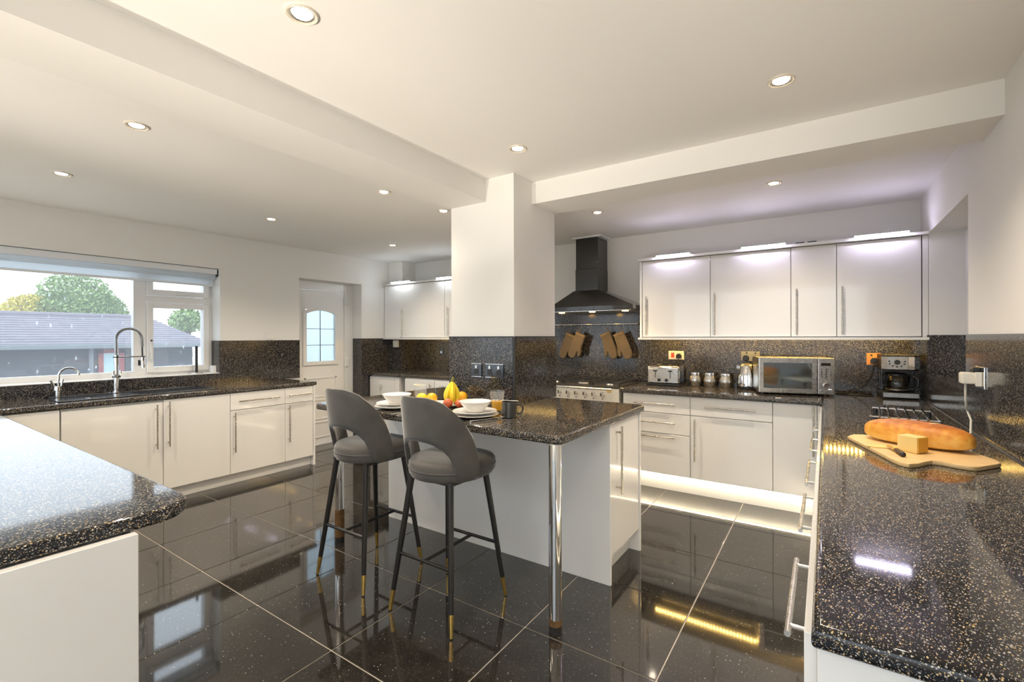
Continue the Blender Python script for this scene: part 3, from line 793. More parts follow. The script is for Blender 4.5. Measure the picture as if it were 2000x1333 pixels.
def strip(pts0, pts1, n, size, m, name, label, cat='light'):
    """string of small LEDs on a backing tape"""
    a = Vector(pts0); b = Vector(pts1); d = b - a
    t = thing(name, label, cat, (a + b) / 2)
    g = G(); g2 = G()
    along_x = abs(d.x) > abs(d.y)
    for k in range(n):
        p = a + d * ((k + .5) / n)
        if along_x: g.box(p.x - size, p.y - size, p.z - size * .6, p.x + size, p.y + size, p.z + size * .6)
        else: g.box(p.x - size, p.y - size, p.z - size * .6, p.x + size, p.y + size, p.z + size * .6)
    if along_x: g2.box(a.x, a.y - size * 1.2, a.z + size * .6, b.x, a.y + size * 1.2, a.z + size * .6 + .003)
    else: g2.box(a.x + size * .2, a.y, a.z + size * .6, a.x + size * 1.2, b.y, a.z + size * .6 + .003)
    g2.obj('tape', 'upvc', t)
    o = g.obj('led', m, t, smooth=0); o['kind'] = 'stuff'
    return t
strip((-1.40, 4.60, 1.335), (0.55, 4.60, 1.335), 70, 0.006, 'led_amber', 'led_strip', 'amber LED strip under the right-hand wall cupboards')
strip((-4.6, 4.44, 1.335), (-3.35, 4.44, 1.335), 40, 0.006, 'led_amber', 'led_strip', 'amber LED strip under the left-hand wall cupboards')
strip((-1.53, 4.152, 0.141), (-0.06, 4.152, 0.141), 84, 0.0055, 'led_warm', 'led_strip', 'warm white LED strip above the plinth right of the cooker')
strip((-0.012, 1.0, 0.138), (-0.012, 4.08, 0.138), 130, 0.0055, 'led_warm', 'led_strip', 'warm white LED strip above the plinth of the right-hand drawers')

# ------------------------------------------------------------------ downlights
spots = [(-1.403, 0.869, 'nearest the camera over the peninsula end'), (-0.147, 2.198, 'on the right half of the ceiling before the beam'),
         (-1.417, 2.162, 'just in front of the pillar'), (-2.815, 0.866, 'left of the long beam nearest the camera'),
         (-4.031, 0.849, 'furthest left above the sink window'), (-4.06, 2.217, 'halfway along the window wall'),
         (-2.637, 2.263, 'beside the long beam level with the pillar'), (-2.627, 2.881, 'left behind the pillar beside the long beam'),
         (-4.08, 3.625, 'in front of the back door'), (-1.591, 3.654, 'in front of the cooker hood'), (-0.291, 3.645, 'in front of the wall cupboards'),
         (-0.6, -0.9, 'behind the camera on the right'), (-2.8, -0.9, 'behind the camera in the middle'), (-4.1, -0.9, 'behind the camera on the left')]
ld = bpy.data.lights.new('lamp_light', 'SPOT'); ld.energy = LAMP_W * 4; ld.color = LAMP_COL
ld.spot_size = math.radians(132); ld.spot_blend = 1.0; ld.shadow_soft_size = 0.03
proto = None
for x, y, lab in spots:
    lb = 'recessed ceiling downlight ' + lab
    if proto is None:
        proto = t = thing('downlight', lb, 'ceiling light', (x, y, ZC), group='recessed ceiling downlights')
        G().lathe([(0.036, -0.002), (0.046, -0.007), (0.050, -0.005), (0.051, 0.0), (0.036, 0.0)], (0, 0, 0), 28, close=True).obj('rim', 'reflector', t, local=True)
        G().lathe([(0.030, -0.0005), (0.036, -0.004), (0.0365, -0.0005)], (0, 0, 0), 28, close=True).obj('inner_ring', 'steel', t, local=True)
        G().cyl((0, 0, -0.0035), (0, 0, -0.0005), 0.029, n=24).obj('lens', 'lamp', t, local=True)
        lo = bpy.data.objects.new('lamp_light', ld); COL.objects.link(lo); lo.parent = t; lo.location = (0, 0, -0.02)
    else:
        r_ = dup(proto, (x, y, ZC), 0, lb)
        if 'pillar' in lab and 'front' in lab:       # narrow beam lamp beside the pillar
            for c_ in r_.children:
                if c_.type == 'LIGHT':
                    c_.data = ld.copy(); c_.data.spot_size = math.radians(78); c_.data.energy = LAMP_W * 1.3

# unseen uplighters added behind the camera to brighten the kitchen ceiling
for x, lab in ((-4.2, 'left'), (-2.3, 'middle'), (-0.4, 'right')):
    t = thing('fill_uplighter', 'added uplighter that brightens the ceiling, ' + lab + ' one of three', 'lamp', (x, -2.3, 0.0), group='added ceiling uplighters')
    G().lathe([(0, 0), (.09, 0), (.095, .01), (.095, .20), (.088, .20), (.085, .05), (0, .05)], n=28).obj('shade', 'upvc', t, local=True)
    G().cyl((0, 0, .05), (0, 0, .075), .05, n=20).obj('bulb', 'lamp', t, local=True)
    ul = bpy.data.lights.new('fill_light', 'SPOT'); ul.energy = UP_W * {'left': 0.9, 'middle': 3.3, 'right': 4.8}[lab]; ul.color = UP_COL
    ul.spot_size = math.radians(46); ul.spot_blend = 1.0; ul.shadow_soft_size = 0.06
    o = bpy.data.objects.new('fill_light', ul); COL.objects.link(o); o.parent = t; o.location = (0, 0, 0.22)
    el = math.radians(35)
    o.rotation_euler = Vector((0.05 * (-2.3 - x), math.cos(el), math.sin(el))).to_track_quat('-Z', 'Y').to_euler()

# portals so that daylight is sampled through the openings
def portal(loc, rot, sx, sy):
    p = bpy.data.lights.new('daylight_portal', 'AREA'); p.shape = 'RECTANGLE'; p.size = sx; p.size_y = sy
    p.cycles.is_portal = True
    o = bpy.data.objects.new('daylight_portal', p); COL.objects.link(o); o.location = loc; o.rotation_euler = rot
portal((-5.42, (WY0 + WY1) / 2, (WZ0 + WZ1) / 2), (0, -PI / 2, 0), WZ1 - WZ0, WY1 - WY0)
portal(((XL + XR) / 2, YF - 0.1, 1.14), (PI / 2, 0, 0), XR - XL, 2.27)

# ------------------------------------------------------------------ cooker hood
hd = thing('cooker_hood', 'black pyramid cooker hood with square chimney above the range cooker', 'cooker hood', (-1.94, 4.5, 1.62))
HX0, HX1, HY0 = -2.395, -1.492, 4.235
cx0, cx1, cy0 = -2.195, -1.938, 4.46
g = G().box(HX0, HY0, 1.622, HX1, YB - .012, 1.664, 0.002, 1)
g.obj('rim', 'hood', hd)
b = [(HX0 + .004, HY0 + .004, 1.664), (HX1 - .004, HY0 + .004, 1.664), (HX1 - .004, YB - .012, 1.664), (HX0 + .004, YB - .012, 1.664)]
tp = [(cx0 - .012, cy0 - .012, 1.842), (cx1 + .012, cy0 - .012, 1.842), (cx1 + .012, YB - .012, 1.842), (cx0 - .012, YB - .012, 1.842)]
G().poly3(b + tp, [(3, 2, 1, 0), (4, 5, 6, 7), (0, 1, 5, 4), (1, 2, 6, 5), (2, 3, 7, 6), (3, 0, 4, 7)]).obj('canopy', 'hood', hd, smooth=0)
G().box(cx0, cy0, 1.842, cx1, YB - .002, 2.07, 0.002, 1).obj('chimney', 'hood', hd)
G().box(cx0 + .004, cy0 + .004, 2.07, cx1 - .004, YB - .002, 2.392, 0.002, 1).obj('chimney', 'hood', hd)
G().box(cx0 - .03, cy0 - .02, 2.392, cx1 + .04, YB - .002, ZC - .001, 0.003).obj('ceiling_collar', 'upvc', hd)
fp = G().box(HX0 + .03, HY0 + .03, 1.612, HX1 - .03, YB - .04, 1.622, 0.002, 1).obj('filter_panel', 'steel', hd)
for x, y in ((-2.29, 4.33), (-1.945, 4.33), (-1.60, 4.33)):
    lm = G().cyl((x, y, 1.606), (x, y, 1.612), 0.030, n=20).obj('lamp', 'hood_lamp', hd)
    l2 = bpy.data.lights.new('hood_light', 'SPOT'); l2.energy = 5; l2.color = (1, 0.70, 0.36); l2.spot_size = math.radians(130); l2.spot_blend = 0.6; l2.shadow_soft_size = .025
    o = bpy.data.objects.new('hood_light', l2); COL.objects.link(o); o.parent = hd; o.location = (x + 1.94, y - 4.5, 1.60 - 1.62)
G().box(HX1 - .10, HY0 - .004, 1.632, HX1 - .04, HY0, 1.652, .001, 1).obj('switch_panel', 'dark_steel', hd)

# ------------------------------------------------------------------ range cooker
ck = thing('range_cooker', 'cream and steel range cooker with six control knobs and gas hob', 'cooker', (-2.03, 4.4, 0))
KX0, KX1, KY = -2.482, -1.578, 4.105
M['enamel'] = mat('cream_enamel', (0.70, 0.67, 0.60), 0.22, 0.25, coat=0.2, var=0.02)
G().box(KX0, KY + .03, 0.10, KX1, YB - .03, 0.878, 0.003).obj('body', 'enamel', ck)
G().box(KX0 + .03, KY + .08, 0.0, KX1 - .03, YB - .06, 0.10).obj('base', 'black', ck)
cp = G().box(KX0, KY, 0.735, KX1, KY + .03, 0.872, 0.004).obj('control_panel', 'enamel', ck)
for k in range(7):
    x = -1.745 - k * 0.0905
    G().cyl((x, KY - .001, 0.815), (x, KY - .005, 0.815), 0.024, n=20).cyl((x, KY - .004, 0.815), (x, KY - .030, 0.815), 0.017, 0.014, n=18).obj('knob', 'chrome', cp)
    G().box(x - .004, KY - .036, 0.799, x + .004, KY - .029, 0.831, .002, 1).obj('knob_grip', 'black', cp)
    G().ball((x, KY - .001, 0.772), 0.0055, n=10).obj('marker', 'black', cp)
G().box(-1.70, KY - .002, 0.838, -1.65, KY, 0.852).obj('name_plate', 'brass', cp)
G().cyl((KX0 + .02, KY - .028, 0.868), (KX1 - .06, KY - .028, 0.868), 0.011, n=14).cyl((KX0 + .05, KY, 0.868), (KX0 + .05, KY - .028, 0.868), .008, n=10).cyl((KX1 - .1, KY, 0.868), (KX1 - .1, KY - .028, 0.868), .008, n=10).obj('towel_bar', 'steel', ck)
for x0, x1 in ((KX0, -2.035), (-2.025, KX1)):
    d = G().box(x0 + .003, KY, 0.11, x1 - .003, KY + .028, 0.730, 0.005).obj('oven_door', 'enamel', ck)
    G().cyl((x0 + .05, KY - .035, 0.69), (x1 - .05, KY - .035, 0.69), .010, n=12).cyl((x0 + .08, KY, .69), (x0 + .08, KY - .035, .69), .007, n=8).cyl((x1 - .08, KY, .69), (x1 - .08, KY - .035, .69), .007, n=8).obj('handle', 'steel', d)
    G().box(x0 + .08, KY - .002, .25, x1 - .08, KY, .60, .002, 1).obj('oven_window', 'black_gloss', d)
hob = G().box(KX0, KY, 0.878, KX1, YB - .03, 0.892, 0.003).obj('hob_plate', 'iron', ck)
G().box(KX0, YB - .03, 0.878, KX1, YB - .014, 0.93, .002).obj('rear_trim', 'iron', ck)
for x in (-2.33, -2.03, -1.73):
    for y in (4.27, 4.53):
        if x == -2.03 and y == 4.27: continue
        G().cyl((x, y, .892), (x, y, .904), .045, .04, n=20).cyl((x, y, .904), (x, y, .912), .03, n=20).obj('burner', 'steel', hob)
G().cyl((-2.03, 4.30, .892), (-2.03, 4.30, .906), .065, .06, n=24).cyl((-2.03, 4.30, .906), (-2.03, 4.30, .914), .045, n=24).obj('burner', 'steel', hob)
for x in (-2.33, -2.03, -1.73):
    g = G()
    for xx in (x - .135, x + .135):
        g.box(xx - .005, 4.15, .915, xx + .005, 4.66, .927)
    for yy in (4.155, 4.40, 4.655): g.box(x - .135, yy - .005, .915, x + .135, yy + .005, .927)
    for yy in (4.27, 4.53):
        g.box(x - .135, yy - .005, .917, x - .03, yy + .005, .930); g.box(x + .03, yy - .005, .917, x + .135, yy + .005, .930)
        g.box(x - .005, yy - .11, .917, x + .005, yy - .03, .930); g.box(x - .005, yy + .03, .917, x + .005, yy + .11, .930)
    for xx in (x - .135, x + .135):
        for yy in (4.16, 4.65): g.box(xx - .006, yy - .006, .892, xx + .006, yy + .006, .916)
    g.obj('pan_support', 'iron', hob)

# ------------------------------------------------------------------ utensil rail and mitts
rl = thing('utensil_rail', 'thin steel utensil rail with hooks on the splashback behind the cooker', 'rail', (-2.1, 4.66, 1.49))
g = G().cyl((-2.62, 4.66, 1.492), (-1.605, 4.66, 1.492), 0.0085, n=12)
for x in (-2.55, -1.66): g.cyl((x, 4.66, 1.492), (x, YB - T, 1.492), .006, n=10)
g.obj('bar', 'chrome', rl)
G().cyl((-1.605, 4.66, 1.492), (-1.585, 4.66, 1.492), .010, n=12).obj('end_cap', 'steel', rl)
hooks = [-2.50, -2.43, -2.34, -2.22, -2.10, -2.05, -1.96, -1.91, -1.81, -1.74, -1.68]
for x in hooks:
    pts = [(x, 4.66 + .009 * math.cos(a), 1.492 + .009 * math.sin(a)) for a in [PI * (-.2 + .12 * i) for i in range(9)]]
    pts += [(x, 4.648, 1.47), (x, 4.642, 1.452), (x, 4.636, 1.447), (x, 4.630, 1.452)]
    G().tube(pts, .0022, 6).obj('hook', 'steel', rl)
def mitt_mesh():
    t = thing('oven_mitt', '', 'oven mitt', (0, 0, 0), group='oven mitts on the rail')
    # outline hangs from the cuff (z=0) down; thumb on +x side
    o = [(-.055, 0), (.055, 0), (.062, -.10), (.068, -.145), (.082, -.175), (.088, -.215), (.080, -.238), (.064, -.24), (.052, -.222),
         (.045, -.19), (.040, -.20), (.041, -.235), (.034, -.268), (.012, -.288), (-.015, -.29), (-.042, -.275), (-.057, -.24), (-.062, -.17), (-.060, -.08)]
    XZ = Matrix(((1, 0, 0, 0), (0, 0, -1, 0), (0, 1, 0, 0), (0, 0, 0, 1)))
    G().prism(o, -.017, .017, bev=.012, seg=3, M4=XZ).obj('body', 'mitt', t, local=True, smooth=80)
    G().box(-.058, -.0185, -.018, .058, .0185, .003, .004).obj('hem', 'mitt_hem', t, local=True)
    G().tube([(-.045, 0, -.005), (-.045, 0, .03), (-.036, 0, .045), (-.027, 0, .03), (-.027, 0, -.005)], .003, 6).obj('loop', 'mitt_hem', t, local=True)
    return t
mt = mitt_mesh()
# (x of hanging loop, z, tilt, mirrored thumb)
mitts = [(-2.34, 1.425, -0.38, 1, 'tan oven mitt furthest left on the rail'), (-2.20, 1.43, -0.42, 1, 'tan oven mitt second from the left with bright hem'),
         (-1.935, 1.435, 0.36, -1, 'tan oven mitt third from the left tilting right'), (-1.775, 1.435, 0.38, -1, 'tan oven mitt nearest the wall cupboards')]
for i, (x, z, tilt, mir, lab) in enumerate(mitts):
    o = mt if i == 0 else dup(mt, (0, 0, 0))
    o['label'] = lab
    o.location = (x, 4.640 - (.038 if i in (1, 3) else 0), z - .04)
    o.rotation_euler = (0, -tilt, 0) if mir == 1 else (0, -tilt, 0)
    if mir == 1: o.rotation_euler = (0, -tilt, 0)
    else: o.rotation_euler = (0, tilt * -1, PI) if False else (0, -tilt, 0); o.scale = (mir, 1, 1)

# ------------------------------------------------------------------ sockets and switches
def plate(g, x0, z0, x1, z1, y, d=.008): return g.box(x0, y - d, z0, x1, y, z1, .0025)
ys = YB - T
sk = thing('double_socket', 'pale double socket with red warning print and a black plug above the toaster', 'socket', (-1.22, ys, 1.17))
plate(G(), -1.294, 1.132, -1.146, 1.217, ys).obj('plate', 'wplast', sk)
G().box(-1.268, ys - .0095, 1.152, -1.238, ys - .008, 1.203).obj('red_print', 'label_red', sk)
for x in (-1.262, -1.19): G().box(x, ys - .011, 1.195, x + .012, ys - .008, 1.21, .001, 1).obj('switch', 'wplast', sk)
def plug(x, z, y, label, pts, mm='black'):
    t = thing('plug', label, 'plug', (x, y, z))
    G().prism([(x - .024, z - .02), (x + .024, z - .02), (x + .026, z + .008), (x + .012, z + .026), (x - .012, z + .026), (x - .026, z + .008)], 0, .03, bev=.006,
              M4=Matrix(((1, 0, 0, 0), (0, 0, -1, y), (0, 1, 0, 0), (0, 0, 0, 1)))).obj('body', mm, t)
    G().tube(pts, .0035, 7).obj('cable', mm, t)
plug(-1.19, 1.165, ys - .0085, 'black plug in the socket above the toaster', [(-1.19, ys - .03, 1.15), (-1.195, ys - .035, 1.12), (-1.205, ys - .012, 1.09), (-1.21, ys - .005, 1.0), (-1.20, ys - .005, .90)])
sk = thing('double_socket', 'chrome double socket with two black plugs behind the kettle', 'socket', (-.56, ys, 1.17))
plate(G(), -.640, 1.135, -.486, 1.222, ys).obj('plate', 'olive_plate', sk)
for x in (-.60, -.53): G().box(x, ys - .011, 1.20, x + .014, ys - .008, 1.214, .001, 1).obj('switch', 'black', sk)
plug(-.600, 1.160, ys - .0085, 'black plug above the kettle, left of a pair', [(-.60, ys - .03, 1.145), (-.60, ys - .035, 1.10), (-.595, ys - .02, 1.0), (-.59, ys - .015, .90)])
plug(-.520, 1.160, ys - .0085, 'black plug beside the microwave, right of a pair', [(-.52, ys - .03, 1.145), (-.515, ys - .035, 1.10), (-.50, ys - .02, 1.0), (-.45, ys - .015, .93)])
sk = thing('single_socket', 'amber lit socket plate left of the coffee maker', 'socket', (.32, ys, 1.17))
plate(G(), .276, 1.125, .366, 1.222, ys).obj('plate', 'orange_glow', sk)
G().box(.30, ys - .011, 1.198, .314, ys - .008, 1.212, .001, 1).obj('switch', 'black', sk)
plug(.325, 1.160, ys - .0085, 'black plug left of the coffee maker with looping cable',
     [(.325, ys - .03, 1.145), (.322, ys - .04, 1.10), (.31, ys - .04, 1.04), (.27, ys - .05, .97), (.19, ys - .07, .915), (.14, ys - .09, .897), (.16, ys - .12, .894), (.22, ys - .13, .894), (.27, ys - .14, .896), (.31, ys - .13, .896)])
tag(G().tube([(.31, ys - .02, .894), (.22, ys - .03, .894), (.10, ys - .06, .894), (.07, ys - .12, .894), (.14, ys - .18, .894), (.25, ys - .18, .894), (.31, ys - .16, .894)], .0035, 7).obj('loose_cable', 'black'), 'loop of black cable lying left of the coffee maker', 'cable')
sy = 2.4575
def dark_socket(name, label, x0, x1, n):
    t = thing(name, label, 'socket', ((x0 + x1) / 2, sy, 1.14))
    plate(G(), x0, 1.094, x1, 1.182, sy).obj('plate', 'dark_steel', t)
    for z in (1.180, 1.093): G().box(x0, sy - .0085, z, x1, sy - .0005, z + .0035).obj('bright_edge', 'chrome', t)
    w = (x1 - x0) / n
    for k in range(n):
        c = x0 + w * (k + .5)
        G().box(c - .018, sy - .010, 1.112, c + .018, sy - .008, 1.146, .001, 1).obj('socket_face', 'black', t)
        G().box(c - .008, sy - .012, 1.150, c + .008, sy - .008, 1.170, .001, 1).obj('switch', 'chrome', t)
dark_socket('single_socket', 'dark chrome single socket on the pillar', -1.985, -1.900, 1)
dark_socket('double_socket', 'dark chrome double socket on the pillar', -1.866, -1.722, 2)
t = thing('single_socket', 'small bright switch on the splashback left of the back door', 'switch', (XL + T, 2.91, 1.165))
G().box(XL + T, 2.872, 1.135, XL + T + .008, 2.953, 1.197, .002).obj('plate', 'dark_steel', t)
G().box(XL + T + .008, 2.90, 1.150, XL + T + .012, 2.93, 1.175, .001, 1).obj('switch', 'chrome', t)
tag(G().box(XL, 2.724, 1.345, XL + .006, 2.816, 1.428, .002).obj('blank_plate', 'wall'), 'wall-coloured blank plate above the splashback near the back door', 'switch')
tag(G().box(-4.99, 4.43, 1.222, -4.90, 4.463, 1.318, .006).obj('white_adapter', 'wplast'), 'white adapter box under the left wall cupboards', 'adapter')
t = thing('single_socket', 'small chrome socket under the left wall cupboards', 'socket', (-4.33, ys, 1.17))
plate(G(), -4.377, 1.125, -4.293, 1.212, ys).obj('plate', 'dark_steel', t)
G().box(-4.35, ys - .011, 1.14, -4.32, ys - .008, 1.17, .001, 1).obj('switch', 'chrome', t)
# right wall socket with white adapter and cable
xs = XR - T
t = thing('wall_socket', 'chrome socket plate on the right wall beside the recess', 'socket', (xs, 3.0, 1.17))
G().box(xs - .006, 2.93, 1.115, xs, 3.075, 1.215, .002).obj('plate', 'chrome', t)
t = thing('white_adapter', 'white plug-in adapter with hanging white cable on the right wall', 'adapter', (xs - .05, 3.0, 1.16))
G().box(xs - .072, 2.975, 1.134, xs - .0065, 3.040, 1.188, .008).obj('body', 'wplast', t)
G().box(xs - .028, 2.955, 1.126, xs - .0065, 2.972, 1.192, .003).obj('clip', 'wplast', t)
G().tube([(xs - .052, 3.01, 1.138), (xs - .052, 3.012, 1.09), (xs - .050, 3.02, 1.05), (xs - .045, 3.04, 1.02), (xs - .035, 3.07, 1.0), (xs - .028, 3.04, .96), (xs - .035, 3.01, .90)], .0045, 8).obj('cable', 'cable_w', t)
t = thing('plug', 'black plug above the white adapter on the right wall', 'plug', (xs - .03, 3.02, 1.2))
G().box(xs - .035, 2.985, 1.190, xs - .0065, 3.035, 1.212, .006).obj('body', 'black', t)

# ------------------------------------------------------------------ toaster
t = thing('toaster', 'four slice steel toaster with black base beside the cooker', 'toaster', (-1.285, 4.575, WT), math.radians(2))
w, dp, h = .152, .115, .190
G().box(-w, -dp, .022, w, dp, h, .024, 4).obj('body', 'chrome', t, local=True)
G().box(-w + .012, -dp - .004, .030, w - .012, -dp + .002, h - .028, .003, 1).obj('front_panel', 'steel', t, local=True)
G().box(-w - .003, -dp - .004, 0.0, w + .003, dp + .003, .024, .006).obj('base', 'black', t, local=True)
for x in (-.085, -.03, .03, .085): G().box(x - .012, -dp + .03, h - .004, x + .012, dp - .03, h + .0015).obj('slot', 'black', t, local=True)
for x in (-.07, .07):
    G().box(x - .003, -dp - .007, .075, x + .003, -dp - .003, .145).obj('lever_slot', 'black', t, local=True)
    G().box(x - .018, -dp - .022, .137, x + .018, -dp - .003, .149, .003, 1).obj('lever', 'black', t, local=True)
for x in (-.033, .035): G().cyl((x, -dp - .003, .056), (x, -dp - .020, .056), .016, .014, n=18).obj('dial', 'black', t, local=True)
for z in (.052, .067, .082, .097): G().box(-.118, -dp - .006, z, -.104, -dp - .003, z + .009, .001, 1).obj('button', 'chrome', t, local=True)

# ------------------------------------------------------------------ canisters
t = thing('canister', '', 'canister', (-1.022, 4.62, WT), group='steel canisters beside the toaster')
G().lathe([(0, 0), (.040, 0), (.043, .010), (.055, .040), (.056, .060), (.049, .088), (.044, .098), (.044, .104), (0, .104)], n=32).obj('body', 'steel', t, local=True, smooth=60)
G().lathe([(.0, .104), (.046, .104), (.047, .108), (.047, .126), (.045, .130), (0, .131)], n=32).obj('lid', 'chrome', t, local=True)
G().lathe([(.041, .001), (.0445, .004), (.0495, .022), (.046, .022)], n=32).obj('base_band', 'steel', t, local=True)
for (x, lab), k in zip(((-1.022, 'bulbous steel canister beside the toaster, left of three'), (-.892, 'bulbous steel canister in the middle of three'), (-.757, 'bulbous steel canister nearest the kettle, right of three')), range(3)):
    if k == 0: t['label'] = lab
    else: dup(t, (x, 4.62, WT), 0.7 * k, lab)

# ------------------------------------------------------------------ kettle
t = thing('kettle', 'polished steel kettle with black handle and base beside the microwave', 'kettle', (-.580, 4.60, WT))
G().lathe([(0, 0), (.078, 0), (.080, .006), (.080, .020), (.074, .024), (0, .024)], n=32).obj('base', 'black', t, local=True)
G().lathe([(0, .026), (.078, .026), (.079, .036), (.076, .09), (.068, .15), (.058, .194), (.052, .212), (0, .214)], n=40).obj('body', 'chrome', t, local=True, smooth=60)
G().lathe([(.053, .210), (.047, .221), (.03, .229), (0, .232)], n=32).obj('lid', 'steel', t, local=True)
G().tube([(.042, -.0, .218), (.078, -.01, .220), (.108, -.015, .198), (.115, -.017, .14), (.112, -.016, .085), (.098, -.013, .055), (.072, -.01, .05)], .012, 10).obj('handle', 'black', t, local=True)
G().prism([(-.046, -.018), (-.046, .018), (-.082, .006), (-.082, -.006)], .172, .206, bev=.003).obj('spout', 'chrome', t, local=True)
G().cyl((.0, 0, .230), (0, 0, .240), .012, .010, n=14).obj('lid_knob', 'black', t, local=True)

# ------------------------------------------------------------------ microwave
t = thing('microwave', 'steel microwave oven with mirrored door and a column of buttons', 'microwave', (-.240, 4.483, WT), math.radians(14))
w, dp = .262, .165; z0, z1 = .014, .298
G().box(-w, -dp, z0, w, .125, z1, .004).obj('body', 'steel', t, local=True)
d = G().box(-w, -dp - .022, z0, .150, -dp - .001, z1, .008).obj('door', 'steel', t, local=True)
G().box(-w + .035, -dp - .0245, z0 + .040, .112, -dp - .021, z1 - .040, .001, 1).obj('door_window', 'mwglass', d, local=True)
cp = G().box(.152, -dp - .022, z0, w, -dp - .001, z1, .006).obj('control_panel', 'steel', t, local=True)
G().box(.172, -dp - .0235, z1 - .060, .236, -dp - .0215, z1 - .038, .001, 1).obj('display', 'display', cp, local=True)
for j in range(6):
    for x in (.175, .205, .235):
        if (j > 1 and x == .205) or j < 6:
            G().cyl((x, -dp - .021, z1 - .088 - j * .019), (x, -dp - .0255, z1 - .088 - j * .019), .0055 if x != .205 else .007, n=12).obj('button', 'chrome', cp, local=True)
G().cyl((.205, -dp - .021, z0 + .072), (.205, -dp - .042, z0 + .072), .021, .018, n=24).obj('dial', 'chrome', cp, local=True)
G().box(.166, -dp - .026, z0 + .022, .244, -dp - .021, z0 + .042, .002, 1).obj('open_button', 'chrome', cp, local=True)
for x in (-.22, .22):
    for y in (-.12, .09): G().cyl((x, y, 0), (x, y, .015), .016, n=12).obj('foot', 'black', t, local=True)

# ------------------------------------------------------------------ coffee maker
t = thing('coffee_maker', 'black and steel filter coffee maker with glass carafe in the corner', 'coffee maker', (.448, 4.55, WT), math.radians(4))
G().box(-.10, -.105, 0, .115, .11, .052, .012, 3).obj('base', 'black', t, local=True)
G().box(-.098, -.1085, .012, .112, -.102, .046, .002, 1).obj('base_trim', 'steel', t, local=True)
G().box(-.09, .03, .05, .115, .11, .235, .008).obj('tank', 'black_gloss', t, local=True)
hd_ = G().prism([(-.102, -.09), (-.07, -.118), (.08, -.118), (.115, -.09), (.115, .11), (-.102, .11)], .212, .318, bev=.006).obj('brew_head', 'black', t, local=True)
G().prism([(-.106, -.092), (-.072, -.122), (.045, -.122), (.045, -.112), (-.068, -.112), (-.100, -.086)], .222, .316, bev=.001).obj('head_panel', 'steel', hd_, local=True)
G().prism([(.047, -.122), (.082, -.122), (.119, -.092), (.119, -.04), (.113, -.04), (.113, -.088), (.079, -.114), (.047, -.114)], .222, .316, bev=.001).obj('head_side', 'chrome', hd_, local=True)
G().box(-.104, -.12, .318, .117, .112, .328, .004).obj('lid', 'black', t, local=True)
for k in range(14): G().cyl((-.092 + k * .0148, -.1215, .322), (-.092 + k * .0148, -.117, .326), .004, n=8).obj('rim_stud', 'chrome', t, local=True)
G().cyl((-.018, -.121, .275), (-.018, -.134, .275), .018, n=20).obj('dial', 'dark_steel', hd_, local=True)
for a in range(7):
    an = PI * (.05 - a * .185)
    G().cyl((-.018 + .046 * math.cos(an), -.121, .275 + .034 * math.sin(an)), (-.018 + .046 * math.cos(an), -.126, .275 + .034 * math.sin(an)), .0055, n=10).obj('button', 'black', hd_, local=True)
cf = (0.0, -.035, 0)
ca = G().lathe([(.058, .054), (.066, .066), (.072, .10), (.068, .14), (.055, .168), (.052, .172), (.050, .168), (.064, .14), (.068, .10), (.062, .068), (.0, .058), (0, .054)], cf, 36).obj('carafe', 'carafe', t, local=True, smooth=60)
G().lathe([(.051, .166), (.057, .170), (.057, .184), (.03, .19), (0, .19)], cf, 32).obj('carafe_lid', 'black', ca, local=True)
G().lathe([(.0675, .060), (.0725, .064), (.074, .074), (.070, .074)], cf, 36).obj('carafe_band', 'steel', ca, local=True)
G().lathe([(.0, .060), (.063, .068), (.066, .080), (.0, .080)], cf, 30).obj('coffee', 'display', ca, local=True)
G().tube([(.045, -.06, .178), (.085, -.10, .172), (.105, -.112, .145), (.105, -.112, .105), (.085, -.10, .078), (.05, -.07, .075)], .008, 8).obj('carafe_handle', 'black', ca, local=True)

# ------------------------------------------------------------------ cooling rack
t = thing('trivet', 'chrome wire trivet on black feet behind the loaf', 'trivet', (.355, 3.33, WT), math.radians(-4))
for y in (-.19, .20): G().cyl((-.145, y, .036), (.135, y, .036), .0055, n=8).obj('side_bar', 'chrome', t, local=True)
for k in range(8):
    x = -.140 + k * .0385
    G().cyl((x, -.215, .043), (x, .225, .043), .0055, n=8).obj('rod', 'chrome', t, local=True)
for x in (-.12, .12):
    for y in (-.19, .20): G().cyl((x, y, 0), (x, y, .033), .012, .009, n=12).obj('foot', 'black', t, local=True)

